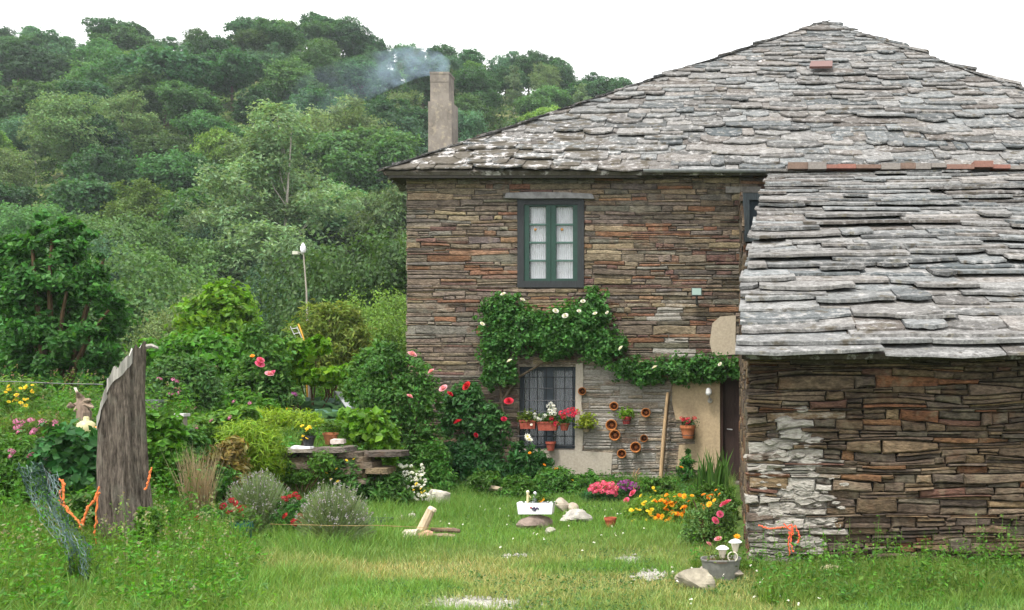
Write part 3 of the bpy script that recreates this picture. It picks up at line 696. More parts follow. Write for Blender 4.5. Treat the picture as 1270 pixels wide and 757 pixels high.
for ri, yy in enumerate(rows):
    sp = 6.4 if yy < 90 else (6.9 if yy < 130 else 4.6)
    x = px2x(-70, yy)+R.uniform(0,sp)
    while px2x(0,yy)-6 < x < px2x(850, yy) or x < px2x(0,yy):
        xx, y2 = x+jit(1.2), yy+jit(2.0); h = R.uniform(7.0,10.0)
        if yy > 130: h = R.uniform(6.5,8.6)
        px = PX0+F*xx/y2; ptop = PY0-(T(xx,y2)+h-EYE)/y2*F
        rr = 4.0*h/8/y2*F
        if not hidden(px-rr, ptop) and -60 < px < 850:
            pk = np.array([3.2,2.6,1.0,1.1,2.2,.12])
            if 60 < px < 260 and 90 < ptop < 200: pk = np.array([2,5,.4,.4,1,.1])
            if px < 120 and 40 < ptop < 120: pk = np.array([2,1,.6,2.5,1,.1])
            if ptop < 60: pk = np.array([2.5,3.5,.2,.4,2,0])
            tree(np.random.default_rng(int(ri*1000+abs(xx)*10)).choice(list(KIND), p=pk/pk.sum()), xx, y2, h, R.uniform(.95,1.25))
        x += sp*R.uniform(.75,1.25)
# trees that stand out in front of the hillside
for (kind,px,ptop,Y,h,wd,lab) in (
    ('slender',352,118,62,None,1.25,'tall pale slender tree with light trunk rising left of the smoke'),
    ('slender',312,170,63,None,1.2,'shorter slender pale tree beside the tallest slender tree'),
    ('olive',425,82,98,10.5,1.25,'pale greyish round tree veiled by smoke left of the chimney'),
    ('round',455,232,36,None,.75,'mid green tree just left of the house wall'),
    ('bright',478,305,28,None,.75,'bright green bushy tree touching the left house corner'),
    ('olive',500,165,66,None,.85,'pale olive tree just left of the chimney foot'),
    ('dark',330,290,42,None,.8,'dark green tree behind the white capped garden pole'),
    ('olive',240,285,30,None,.72,'feathery pale green tree right of the glossy dark laurel'),
    ('olive',95,118,92,10.5,1.1,'pale green domed tree high on the slope at upper left'),
    ('round',215,205,58,None,.9,'round mid green tree low on the slope above the laurel'),
    ('bluish',60,230,52,None,.85,'bluish green tree rising behind the glossy dark laurel'),
    ('dark',205,88,112,11.5,1.3,'broad dark tree at the middle of the upper slope'),
    ('round',155,262,44,None,.85,'low leafy tree behind the laurel right shoulder'),
    ('round',10,255,38,None,.8,'green tree cut by the left edge behind the laurel'),
    ('bright',412,330,31,None,.7,'small light green tree right of the garden pole'),
    ('dark',690,64,148,None,1.3,'broad dark skyline tree above the middle of the left roof edge'),
    ('dark',165,20,148,None,.9,'dark lone crown poking above the hilltop skyline at left'),
    ('dark',400,9,149,None,1.35,'broad dark crown at the highest point of the skyline')):
    x = px2x(px,Y); zt_ = EYE+(PY0-ptop)/F*Y
    if h is None: h = zt_-T(x,Y)
    o = tree(kind, x, Y, h, wd); o['label'] = lab; ALLT.pop()
# labels: kind, height on the slope, order from the left
BAND = ((70,'along the hilltop skyline'),(130,'on the upper slope'),(200,'halfway up the slope'),(9999,'low on the slope'))
ORD = ['first','second','third','fourth','fifth','sixth','seventh','eighth','ninth','tenth','eleventh','twelfth','thirteenth','fourteenth','fifteenth','sixteenth','seventeenth','eighteenth']
def band(py): return next(b for lim,b in BAND if py < lim)
grp = {}
for t_ in ALLT: grp.setdefault((t_[1], band(t_[3])), []).append(t_)
for (k,b), L in grp.items():
    L.sort(key=lambda q: q[2])
    for i,q in enumerate(L):
        q[0]['label'] = ('only one of the %s %s' % (KIND[k][1], b)) if len(L) == 1 else '%s from the left of the %s %s' % (ORD[min(i,17)], KIND[k][1], b)

# undergrowth between the hillside trees
n = 130000
X = R.uniform(-125,14,n); Y = R.uniform(26,152,n); keep = (X > px2x(-140,1)*Y) & (X < px2x(840,1)*Y); X,Y = X[keep],Y[keep]
hb = fbm(X*.35,Y*.35,41); Z = terr(X,Y)+R.random(len(X))**1.5*(.5+3.2*hb)
q = MB(); q.leaves(np.stack([X,Y,Z],1), np.stack([jit(1)+0*X,-.4+0*X,1+0*X],1)+R.normal(size=(len(X),3))*.6, R.uniform(.25,.6,len(X)), .7, vary((.035,.075,.024),len(X),.4,.2,.6+.9*hb))
tag(q.build('undergrowth', M['leaf']), 'dense green undergrowth between the hillside trees', None, None, 'stuff')

# ------------------------------------------------------------------ garden shrubs and flowers
KF=1.25; G1=(.035,.085,.022); G2=(.05,.12,.025); DK=(.018,.055,.02); LG=(.10,.19,.035); YG=(.15,.20,.035)
vine = bush('climbing_vine','dark climbing vine with small white blooms under the green window','vine',
  [(625,385,26,22),(612,420,20,38),(650,412,36,32),(622,460,20,24),(700,408,38,28),(738,378,22,22),(722,398,36,26),(745,430,32,23),(775,455,24,17),(690,437,24,10),(800,462,25,16),(840,459,32,18),(880,457,32,18),(914,457,18,16),(768,428,14,12),(600,395,10,16),(606,470,10,18)],
  17.2, 22000, .072, (.04,.098,.03), 0, .45, [('white_rose',.055,[(624,365),(723,374),(718,386),(738,389),(753,388),(701,392),(689,386),(632,448),(812,456),(598,402),(648,372),(893,452),(770,432)],.35)], asp=.7, per=18, sig=.16, shell=.3, nst=0)
vb = np.array(vine.location)
q = MB()
for pth in ([(640,610),(633,560),(622,500),(618,450),(640,410)],[(622,500),(640,470),(690,440),(740,430)],[(818,615),(824,560),(829,500),(835,470)],[(835,470),(800,460),(760,440)],[(835,470),(880,460),(918,456)]):
    q.tube([pt(a_,b_,17.28) for a_,b_ in pth], np.linspace(.03,.012,len(pth)), 6, (.13,.10,.07,0))
q.build('stem', M['bark'], vine, vb)
bush('laurel_tree','large glossy dark laurel at the left edge behind the broken stump','tree',
  [(70,335,50,42),(85,285,16,20),(48,278,18,20),(120,335,22,18),(142,395,18,26),(14,330,24,22),(40,400,48,60),(103,405,46,58),(66,300,28,22),(124,365,22,34),(18,455,30,40),(100,465,42,32),(132,430,22,40),(45,350,50,50),(60,460,40,40),(95,300,24,24),(20,330,28,40)],
  19, 24000, .125, (.030,.080,.022), None, .8, asp=.6, per=75, sig=.13, shell=.62, v=.45, nst=9, stem_r=.07)
bush('green_bush','bright yellow green bush in front of the feathery pale tree','bush',[(255,382,28,24),(285,382,30,28),(270,366,20,14),(240,398,20,20),(300,402,25,25),(270,405,40,25)],24,5000,.17,LG,None,asp=.6)
bush('feathery_shrub','pale feathery shrub behind the cabbages beside the stepladder','shrub',[(395,402,28,26),(425,405,26,28),(375,430,25,25),(440,430,20,30),(410,440,40,25),(412,385,14,14)],20,7500,.13,(.13,.18,.055),None,asp=.3,per=18)
bush('hedge_bush','rounded dark bush with pink flowers right of the stump top','bush',[(228,480,46,32),(250,500,26,28),(205,472,25,25),(225,462,35,18)],15.5,7000,.085,(.035,.075,.025),None,.9,[('mauve',.06,[(217,472),(222,487),(213,489),(240,507),(198,470)],.5)],per=20)
bush('lilac_bush','broad bright green bush behind the rounded dark hedge bush','bush',[(220,442,45,22),(270,442,50,24),(303,455,35,30),(195,450,20,18),(245,428,30,14)],18,7000,.13,(.065,.15,.03),None,.9,asp=.6)
bush('pink_rose_bush','leafy rose bush with hot pink blooms left of the cabbages','rose bush',[(310,482,34,38),(295,500,30,30),(330,450,24,32),(342,490,22,35),(320,425,20,22)],17,6500,.10,(.04,.085,.024),None,.9,[('hot',.085,[(323,447),(338,463),(322,452)],.6),('pink',.08,[(334,464)],.65),('orange',.05,[(355,508),(313,442)],.5)],asp=.6)
bush('grape_vine','light green grape vine with broad leaves above the cabbage bed','vine',[(372,440,18,18),(365,465,20,14),(402,466,32,8),(350,470,14,14),(395,428,14,12),(430,462,18,8)],17.6,2600,.14,(.10,.19,.03),None,.6,asp=.95,per=14)
bush('tall_rose_bush','tall loose rose bush with pale pink blooms beside the house corner','rose bush',[(478,450,26,24),(510,462,26,24),(465,482,26,30),(500,492,35,32),(530,492,18,28),(495,530,35,36),(522,556,26,34),(497,575,30,30),(480,432,14,12),(545,560,14,26)],15.6,10500,.085,(.042,.09,.026),None,.9,[('pink',.085,[(511,440),(508,492),(535,461),(550,482)],.6)],per=16,sig=.15,asp=.5)
bush('hydrangea_bush','broad leaved light green bush below the tall rose bush','bush',[(450,530,28,20),(472,552,20,22),(435,520,14,12),(466,575,18,20),(455,545,28,20)],14.2,3200,.135,(.095,.19,.035),None,.9,asp=.65,per=10,sig=.2,shell=.6)
bush('fennel_patch','soft yellow green feathery patch just above the stacked slabs','plant',[(345,532,30,20),(378,530,24,17),(320,530,22,20)],14.7,9000,.12,(.17,.25,.04),None,.9,asp=.12,per=30,sig=.2,nst=4)
bush('fennel_patch','broad yellow green feathery mound left of the stacked slabs','plant',[(305,545,28,24),(330,560,20,28),(290,575,22,26),(325,585,22,20)],12.8,10000,.11,(.15,.23,.04),None,.9,asp=.12,per=30,sig=.2,nst=4)
bush('leafy_bush','loose bright green bush left of the grape vine','bush',[(352,448,20,22),(340,470,18,20),(360,430,12,14)],18.6,3600,.10,(.06,.13,.03),None,.9,asp=.5,per=14,sig=.22)
bush('leafy_bush','light green bush between the pale sheet and the tall rose bush','bush',[(452,468,20,22),(445,490,18,14),(462,448,14,16)],16.9,3200,.10,(.065,.135,.035),None,.9,asp=.5,per=14,sig=.22)
bush('leafy_bush','bright leafy bush in front of the pink rose bush','bush',[(300,508,24,18),(325,512,20,14),(280,505,18,14)],15.6,3600,.10,(.065,.14,.03),None,.9,[('mauve',.045,[(290,498),(310,500)],.4)],asp=.5,per=14,sig=.22)
bush('leafy_bush','tall loose green stems between the hydrangea and house wall','bush',[(535,575,14,30),(545,600,18,20),(525,600,16,22)],15.2,3000,.085,(.05,.11,.03),None,.8,asp=.4,per=14,sig=.22)
bush('leafy_bush','low trailing greenery spilling over the stacked slabs','plant',[(400,575,16,14),(350,585,14,14),(372,592,16,8)],13.1,1800,.06,(.06,.13,.03),None,.6,asp=.5,per=14,sig=.22)
bush('perennial_clump','mid green leafy perennial behind the bronze leaved plant','plant',[(255,535,26,18),(280,528,22,18),(240,548,18,20),(300,518,20,14)],14,4200,.10,(.06,.12,.03),None,.9,[('mauve',.05,[(262,522),(285,518),(243,530)],.4)],asp=.5)
bush('perennial_clump','dark leafy perennial clump at the right of the bean plant','plant',[(228,560,22,30),(262,600,26,22),(235,610,20,20)],11.9,3600,.085,(.045,.10,.03),None,.9,asp=.5)
bush('perennial_clump','low bright leafy clump among dark red flowers beside teal bucket','plant',[(285,668,26,16),(315,680,24,14),(262,680,22,14)],10.3,3200,.075,(.075,.16,.035),None,.9,asp=.35)
bush('perennial_clump','bushy green plant hiding the foot of the stump on the left','plant',[(112,640,24,34),(92,665,24,26),(130,672,20,20)],9.6,3600,.075,(.055,.125,.03),None,.9,asp=.6)
bush('perennial_clump','green leafy plant climbing the right foot of the stump','plant',[(185,660,14,30),(170,680,18,18),(205,690,18,18)],9.05,2200,.06,(.06,.13,.03),None,.6,asp=.7)
bush('perennial_clump','airy green perennial mass filling the far left edge','plant',[(20,575,40,34),(60,600,36,30),(15,620,34,34)],10.6,6000,.08,(.065,.14,.035),None,.9,[('mauve',.045,rpx(8,5,70,550,590),.4)],asp=.4)
bush('red_rose_bush','dark rose bush with red blooms against the house wall','rose bush',[(595,522,28,24),(576,500,24,20),(615,536,18,24),(560,520,16,22),(588,560,28,28),(580,484,18,10)],16.7,6500,.09,(.032,.08,.028),None,.6,[('red',.09,[(558,489),(579,479),(568,524),(631,498)],.45),('crimson',.05,[(590,540),(625,520)],.4)],per=16)
bush('dark_shrub','low dark shrub at the foot of the red rose bush','shrub',[(568,575,28,26),(592,590,24,18),(545,592,24,18)],16.2,4200,.085,(.022,.06,.022),None,.8)
bush('window_shrub','dark big leaved shrub with white and orange blooms below the grille','shrub',[(655,576,26,20),(630,586,25,20),(676,592,20,14),(646,562,12,14)],16.6,2600,.14,(.025,.068,.024),None,.8,[('white',.09,[(654,542),(656,546)],.2),('orange',.045,[(675,577),(671,588),(657,562),(690,582)],.35)],asp=.35,per=14,sig=.2)
bush('wall_herb','low green herbs along the wall below the lower window','herb',[(620,606,28,12),(660,608,30,11),(700,606,28,12),(730,598,10,14),(590,612,26,12)],15.9,5200,.08,(.05,.115,.03),None,.8,[('yellow',.03,[(710,596),(698,604),(725,612),(640,612)],.4)],asp=.4)
bush('corner_shrub','dark leafy shrub right of the stacked garden slabs','shrub',[(430,582,25,28),(408,602,22,22),(445,600,22,24),(480,610,28,20)],13.5,5200,.085,(.04,.085,.026),None,.9,[('yellow',.025,rpx(8,400,440,560,600),.4)],asp=.4)
bush('white_flower_bush','low bush covered in white flowers beside pale rocks','flower bush',[(510,597,13,18),(518,612,18,9),(503,588,8,8)],13.9,1600,.06,(.10,.15,.05),None,.9,[('whitehead',.030,rpx(52,496,528,576,606)+rpx(20,512,540,610,621),.3),('yellow',.03,rpx(6,510,528,600,614),.35)])
bush('border_clump','dark green leafy border plant under the right side of the grille','plant',[(690,600,26,18),(715,606,18,14),(670,608,22,14)],15.6,3600,.09,(.05,.105,.03),None,.9,asp=.35)
bush('border_clump','mid green border plants right of the short pale branch','plant',[(640,608,26,14),(618,614,18,10),(600,600,20,14)],15.2,3000,.085,(.06,.125,.032),None,.9,asp=.4)
bush('border_clump','low green clump between the purple flowers and marigolds','plant',[(800,612,18,16),(820,606,16,14),(790,622,14,10)],15,2600,.08,(.07,.14,.035),None,.9,[('yellow',.035,rpx(6,785,825,600,618),.4)],asp=.35)
bush('border_clump','green leafy clump at the doorstep beside the barn corner','plant',[(898,628,16,20),(880,620,18,16),(905,645,10,16)],12.6,2800,.08,(.07,.14,.035),None,.9,[('orange',.035,rpx(5,870,908,605,630),.4)],asp=.3)
bush('phlox_clump','clump of bright pink flower heads in front of the wall','flowers',[(745,616,20,13),(760,622,16,12)],14.6,2200,.075,(.03,.075,.03),None,.9,[('pinkhead',.085,[(735,604),(742,602),(750,601),(757,602),(763,606),(738,609),(747,607),(755,610),(761,611),(733,607)],.25),('hot',.07,[(785,612),(777,621)],.2)],asp=.35)
bush('purple_flower_clump','small clump of purple flowers right of the pink clump','flowers',[(778,616,15,13)],14.8,1300,.07,(.03,.07,.03),None,.9,[('purplehead',.085,[(771,601),(777,598),(783,601),(774,606),(781,606),(787,604)],.25)],asp=.35)
bush('marigold_bed','mass of orange marigolds on feathery green foliage near the barn','flowers',[(825,642,40,22),(858,640,25,24),(792,636,18,18),(840,625,30,12)],12.6,8500,.075,(.10,.18,.035),None,1.0,
  [('orange',.048,rpx(46,812,862,612,660),.35),('gold',.045,rpx(26,806,860,614,656),.38),('yellow',.036,rpx(18,780,812,615,648),.35),('orange',.046,rpx(10,866,894,610,634),.35)],asp=.2,per=26)
bush('orange_flower_stalk','tall green stalk with orange buds against the ochre plaster','plant',[(852,590,10,26),(853,570,5,12)],16.5,1100,.10,(.04,.10,.03),None,.8,[('orange',.05,[(845,580),(857,604),(848,611)],.3)],asp=.3)
bush('barn_rose_bush','straggly rose bush with pink blooms between marigolds and barn','rose bush',[(872,648,24,26),(892,640,18,24),(904,668,10,28),(862,672,20,20),(845,692,14,12)],10.6,3600,.045,(.065,.115,.04),None,.9,[('hot',.052,[(902,624),(898,626),(887,646),(893,638)],.25),('pink',.05,[(879,675),(891,669),(846,702)],.25),('crimson',.045,[(849,697),(841,702),(863,703)],.25),('gold',.045,[(914,666),(886,621),(880,626)],.2)],per=14,sig=.22,asp=.5)
bush('bean_plant','leafy climbing bean plant right of the broken stump','plant',[(195,545,24,34),(214,572,18,28),(190,592,18,24),(205,525,14,14)],11.6,2800,.09,(.07,.155,.03),None,.8,asp=.8,per=10,sig=.2)
bush('squash_plant','dark broad leaved squash plant left of the stump','plant',[(86,555,32,26),(70,570,25,25),(110,568,16,22),(100,590,25,25)],10.3,1500,.10,(.03,.08,.028),None,.9,asp=.85,per=10,sig=.2)
bush('yellow_flower_plant','weedy plant with yellow flowers under the laurel at far left','plant',[(18,492,22,22),(40,500,18,16)],15.5,1700,.10,(.07,.12,.035),None,.9,[('yellow',.045,rpx(22,4,44,478,508),.35)],asp=.35)
bush('pink_weed','tall weed with dusty pink flower heads at far left','plant',[(40,535,40,22),(62,545,20,18)],13,2600,.085,(.10,.145,.045),None,.9,[('mauve',.05,rpx(16,20,72,518,550),.4)],asp=.3)
bush('bronze_leaf_plant','bronze leaved plant behind the dry grass clump','plant',[(275,566,22,16),(290,556,14,12),(268,585,22,20),(290,585,18,20)],12.3,1700,.10,(.12,.10,.04),None,.9,asp=.4,per=8)
bush('purple_iris','small dark purple iris among the leaves by the cabbages','flower',[(366,492,9,12)],16.4,300,.12,(.06,.11,.04),None,.8,[('purplehead',.06,[(365,489)],.2)],asp=.2)
bush('yellow_bedding_plant','small plant with yellow blooms on the stacked slabs','plant',[(378,543,9,7)],13.45,350,.06,(.06,.12,.03),.98,.9,[('yellow',.03,[(376,541),(380,544),(374,546)],.15)])
# sweet william
bush('sweet_william','dark red flower heads in front of the left silver lavender','flowers',[(268,652,36,22),(245,665,25,20),(290,645,18,16)],10.7,3600,.065,(.045,.10,.03),None,.9,[('redhead',.048,[(288,621),(293,625),(277,628),(292,633),(300,631),(300,638),(239,645),(245,643),(229,669),(253,667),(285,634),(220,646)],.4)],asp=.3)
bush('sweet_william','dark red flower heads left of the round silver lavender','flowers',[(360,640,22,22),(372,650,14,20)],11.1,2000,.065,(.045,.10,.03),None,.9,[('redhead',.05,[(360,616),(353,619),(366,613),(370,617),(372,640),(377,641),(384,643),(366,648),(376,649),(354,640)],.4)],asp=.3)
# spiky clumps
def blade_clump(name,label,cat,px,pyb,Y,n,h,w_,spread,lean,col,tip=None,gz=None,part='blades'):
    X = px2x(px,Y); z0 = T(X,Y) if gz is None else gz; base = np.array([X,Y,z0]); o = thing(name,label,cat,base)
    r = np.sqrt(R.random(n))*spread; t_ = R.uniform(0,6.28,n); P = base+np.stack([r*np.cos(t_),r*np.sin(t_),0*r],1)
    hh = h*R.uniform(.6,1.1,n); out = np.stack([np.cos(t_),np.sin(t_)],1)
    q = MB(); q.blades(P,hh,w_,lean*R.uniform(.3,1,n),vary(col,n,.3,.1),None if tip is None else np.array(tip))
    q.build(part,M['leaf'],o,base); return o
def lavender(label,px,Y,rx,h):
    X=px2x(px,Y); base=np.array([X,Y,T(X,Y)]); o=thing('lavender_bush',label,'lavender',base,'silver lavender bushes')
    n=2600; d=R.normal(size=(n,3)); d[:,2]=np.abs(d[:,2])+.25; d/=np.linalg.norm(d,axis=1)[:,None]
    L=R.uniform(.5,1.15,n); tip=base+d*L[:,None]*np.array([rx,rx,h]); k=R.uniform(.45,.75,n)[:,None]; mid=base*(1-k)+tip*k
    q=MB(); dirs=tip-mid; side=np.cross(dirs,[0,-1,.2]); side/=np.linalg.norm(side,axis=1)[:,None]+1e-9; wd=.004
    V=np.stack([mid-side*wd,mid+side*wd,tip+side*wd*.6,tip-side*wd*.6],1).reshape(-1,3)
    q.add(V,np.arange(4*n).reshape(-1,4),np.repeat(vary((.19,.25,.14),n,.3,.08),4,0)); q.build('stem',M['leaf'],o,base)
    q=MB(); m_=5200; j=R.integers(0,n,m_); P=base+(tip[j]-base)*R.uniform(.45,.95,m_)[:,None]+R.normal(size=(m_,3))*.012
    q.leaves(P,d[j][:, [1,0,2]]+R.normal(size=(m_,3))*.5,R.uniform(.03,.06,m_),.22,vary((.17,.235,.125),m_,.3,.08)); q.build('foliage',M['leaf'],o,base)
    q=MB(); m_=650; j=R.permutation(n)[:m_]; top=d[j,2]>.45; j=j[top]; P=tip[j]
    q.leaves(np.repeat(P,5,0)+R.normal(size=(len(P)*5,3))*np.array([.006,.006,.016]),R.normal(size=(len(P)*5,3)),.024,.5,vary((.30,.28,.29),len(P)*5,.3,.1)); q.build('flower_spikes',M['petal'],o,base)
lavender('round silver lavender bush in flower at the lawn edge',415,10.5,.40,.62)
lavender('larger silver lavender bush left of the dark red flowers',320,11.1,.40,.68)
blade_clump('dry_grass_clump','tall dry reddish grass clump right of the bean plant','grass clump',246,630,10.9,300,1.05,.010,.13,.28,(.24,.17,.11),(.38,.33,.24))
blade_clump('iris_clump','sword leaved green iris clump left of the brown door','iris',873,612,15.6,42,.62,.045,.13,.25,(.07,.15,.04))
blade_clump('iris_clump','sword leaved green iris clump in front of the brown door','iris',893,612,15.3,60,.75,.045,.16,.28,(.08,.17,.045))
# cabbages
cpm=None
cab_lab=['leftmost blue green cabbage of the raised bed','second blue green cabbage in the back row from the left','third blue green cabbage in the back row','fourth blue green cabbage in the back row','blue green cabbage at the right end of the back row','left blue green cabbage in the front row','middle blue green cabbage in the front row','right blue green cabbage in the front row']
q=MB()
for k in range(26):
    a_=k*2.4; r=.06+.30*(k/26); o_=np.array([math.cos(a_),math.sin(a_),0]); u=np.array([-o_[1],o_[0],0]); up=.42*(1-k/40)
    q.add([o_*r*.2,o_*r*.7+u*.14+[0,0,up*.7],o_*(r+.16)+u*.10+[0,0,up*.95],o_*(r+.18)-u*.08+[0,0,up*.9],o_*r*.7-u*.14+[0,0,up*.7]],[[0,1,2,3,4]],np.array((.13,.24,.19))*R.uniform(.75,1.25))
cabm=q.mesh('leaves',M['leaf']); q=MB(); q.tube([(0,0,-.06),(0,0,.25)],.03,6,(.2,.25,.15,0)); cabs=q.mesh('stalk',M['leaf'])
for (px,py,Y),lb in zip(((367,497,17.6),(384,493,17.8),(403,493,17.8),(424,495,17.7),(442,500,17.6),(378,512,16.6),(402,512,16.5),(425,513,16.5)),cab_lab):
    p=pt(px,py,Y); z0=T(p[0],Y); o=thing('cabbage',lb,'cabbage',(p[0],Y,z0),'cabbages in the raised bed'); o.rotation_euler=(0,0,R.uniform(0,6)); s_=max(.6,(p[2]+.22-z0)/.55); 
    inst('leaves',cabm,o,(0,0,0),sc=(1,1,s_)); inst('stalk',cabs,o,(0,0,0),sc=(1,1,s_))

# ------------------------------------------------------------------ small things
def rock(name,label,px,py,Y,s,col,cat='rock',sq=(1,1,.7),gz=None,mat='rock',parent=None,group=None,seed=0,sink=.25):
    q=MB(); n_,m_=22,12; V=[]
    rr=np.random.default_rng(seed+int(px*7+py))
    A=rr.normal(size=(7,3)); A/=np.linalg.norm(A,axis=1)[:,None]; dd=rr.uniform(.48,.80,7)
    for j in range(m_):
        th=math.pi*(j+.5)/m_
        for i in range(n_):
            ph=2*math.pi*i/n_; d=np.array([math.sin(th)*math.cos(ph),math.sin(th)*math.sin(ph),math.cos(th)])
            r=min([1.0]+[dd[k]/max(d@A[k],1e-3) for k in range(7) if d@A[k]>.1])+.10*float(fbm(d[0]*2.5+seed,d[1]*2.5+d[2],seed))
            V.append(d*r)
    V=np.array(V)*np.array(sq)*s*.5; Fc=[[j*n_+i,(j+1)*n_+i,(j+1)*n_+(i+1)%n_,j*n_+(i+1)%n_] for j in range(m_-1) for i in range(n_)]+[list(range(n_)),[(m_-1)*n_+i for i in range(n_)][::-1]]
    p=pt(px,py,Y); z0=T(p[0],Y) if gz is None else gz; base=np.array([p[0],Y,z0]); V=V+base+np.array([0,0,s*.5*sq[2]*(1-sink)])
    return tag(q.add(V,Fc,col).build(name,M[mat],parent,base,smooth=False),label,cat,group)
WR=(.42,.395,.36,0)
rock('white_rock','large whitish rock on the lawn right of the white planter',714,645,12.2,.42,WR,sq=(1,.7,.5),seed=1)
rock('pale_rock','upright pale stone behind the large whitish rock',698,630,13.2,.26,(.42,.36,.29,0),sq=(.8,.7,1),seed=2)
rock('pale_rock','smaller pale stone right of the upright one behind the whitish rock',710,632,13.2,.18,(.45,.38,.31,0),sq=(.9,.8,.9),seed=3)
rock('base_stone','flat reddish stone carrying the white planter box',664,655,11.7,.44,(.27,.21,.18,0),sq=(1,.6,.45),seed=4)
rock('pale_rock','tall pale rock beside the white flowering bush',546,618,13.8,.44,(.46,.43,.37,0),sq=(.8,.5,.85),seed=5)
rock('pale_rock','left small pale stone in the grass behind the firewood',498,644,12.3,.15,(.47,.44,.38,0),sq=(.9,.8,.9),seed=6)
rock('pale_rock','right small pale stone in the grass behind the firewood',511,640,12.5,.12,(.47,.44,.38,0),sq=(.9,.8,.9),seed=7)
rock('pale_rock','half buried pale stone in front of the white planter',682,664,11.3,.14,(.45,.42,.36,0),seed=8)
rock('washtub_rock','pale rough rock in front of the zinc washtub',866,737,8.25,.40,(.30,.27,.21,0),sq=(1,.7,.5),seed=9)
rock('washtub_rock','low stone under the zinc washtub',897,730,8.75,.42,(.33,.29,.24,0),sq=(1,.7,.4),seed=10)
rock('yellow_rock','pale yellowish rock at the foot of the barn wall',1036,717,8.75,.30,(.50,.44,.28,0),sq=(1,.6,.5),seed=11)
# stacked slabs of the raised bed
wq=thing('garden_wall','low dry stacked wall of grey slabs edging the raised bed','garden wall',pt(372,608,13.4)*[1,1,0]+[0,0,T(-5.9,13.4)])
gb=np.array(wq.location); q=MB(); z_=gb[2]-.1
def slabst(q,cx,cy,cz,w_,d_,h_,col,rot=0):
    n_=10; an=(np.arange(n_)+R.uniform(-.35,.35,n_))*2*np.pi/n_; ca=np.cos(an); sa=np.sin(an); sg=lambda v:np.sign(v)*np.abs(v)**.55
    P=np.stack([cx+sg(ca)*w_*.5,cy+sg(sa)*d_*.5],1)
    q.add([(a_,b_,cz+jit(.008)) for a_,b_ in P]+[(cx+(a_-cx)*.97,cy+(b_-cy)*.97,cz+h_+jit(.008)) for a_,b_ in P],[list(range(n_))[::-1],[n_+k for k in range(n_)]]+[[k,(k+1)%n_,n_+(k+1)%n_,n_+k] for k in range(n_)],col)
k=0
while z_ < .78:
    h_=R.uniform(.05,.10); x_=gb[0]-.55
    while x_ < gb[0]+.9:
        L=R.uniform(.25,.6); c=PAL[R.integers(0,6)]*R.uniform(.7,1.3); slabst(q,x_+L/2,13.55+jit(.06),z_,L,.5,h_,(*c,.1)); x_+=L*.95
    z_+=h_*.98
slabst(q,gb[0]-.1,13.5,z_,.75,.6,.05,(.36,.34,.33,0)); slabst(q,gb[0]+.45,13.5,z_,.5,.6,.07,(.25,.22,.2,0))
q.box(gb[0]-.5,gb[0]+.75,13.45,13.75,gb[2]-.1,z_-.02,(.06,.05,.04,0))
q.build('slabs',M['stone'],wq,gb)
q=MB(); slabst(q,gb[0]-.12,12.95,.12,.75,.5,.10,(.42,.38,.34,0)); tag(q.build('flat_stone',M['rock'],None,np.array([gb[0]-.12,12.95,.12])), 'pale flat stone leaning at the foot of the stacked slabs','stone')
q=MB(); p=pt(373,561,13.3); slabst(q,0,0,0,.3,.2,.03,(.72,.72,.74,0)); o=tag(q.build('white_slab',M['rock']), 'small white slab lying on top of the stacked slabs','stone'); o.location=(p[0],13.35,z_+.055)
def pot_mb(r,h,col,rim=True,n=18):
    q=MB(); pr=[(0,0),(r*.68,0),(r*.95,h*.78)]+([(r*1.06,h*.78),(r*1.06,h)] if rim else [(r,h)])+[(r*.92,h),(r*.88,h*.82),(0,h*.8)]
    q.lathe(pr,n,col=col); return q
def pot(name,label,cat,loc,r,h,col,mat='terracotta',plant=None,flowers=None,fr=.03,n=260,ls=.06,spread=1.0,high=1.0,group=None,asp=.5):
    o=thing(name,label,cat,loc,group); pot_mb(r,h,col).build('pot',M[mat],o)
    q=MB(); q.lathe([(r*.86,h*.86),(r*.5,h*.9),(0,h*.88)],14,col=(.03,.022,.015,0)); q.build('soil',M['rock'],o)
    if plant is not None:
        P=R.normal(size=(n,3))*np.array([r*.75*spread,r*.6*spread,r*.5*high])+np.array([0,-.01,h+r*.55*high]); P[:,2]=np.maximum(P[:,2],h*.75)
        MB().leaves(P,R.normal(size=(n,3))*.6+np.array([0,-.3,.7]),ls*R.uniform(.6,1.3,n),asp,vary(plant,n,.3,.12)).build('foliage',M['leaf'],o)
    if flowers:
        kd,cnt=flowers
        for _ in range(cnt):
            p=(jit(r*1.1*spread),-r*.3+jit(r*.6),h+r*(.6+1.0*R.random())*high); inst('flower',BL[kd],o,p,Vector((jit(.6),-.6,.8)).to_track_quat('Z','Y').to_euler(),fr*R.uniform(.8,1.2))
    return o
TC=(.42,.15,.06,0); TR=(.36,.09,.06,0)
pot('black_pot','black plastic pot on the white slab of the stacked wall','pot',(pt(379,550,13.35)[0]+.02,13.4,z_+.085),.085,.14,(.02,.022,.025,0),'plastic',(.05,.11,.03),('yellow',5),.028,120,.05)
pot('flower_pot','terracotta pot on the raised bed left of the hydrangea','pot',(pt(410,538,13.7)[0],13.7,.90),.10,.17,(.36,.14,.07,0),plant=(.07,.13,.03))
q=MB(); slabst(q,0,0,0,.2,.15,.06,(.6,.52,.48,0)); o=tag(q.build('pale_stone',M['rock']),'small pinkish white stone beside the terracotta pot on the raised bed','stone'); p=pt(421,541,13.6); o.location=(p[0],13.55,.92)
q=MB(); q.box(-.17,.17,-.1,.1,0,.012,(.05,.055,.065,0)); frame_rect(q,-.17,.17,0.0,.001,.001,-.1,.1,(.05,.055,.065,0))
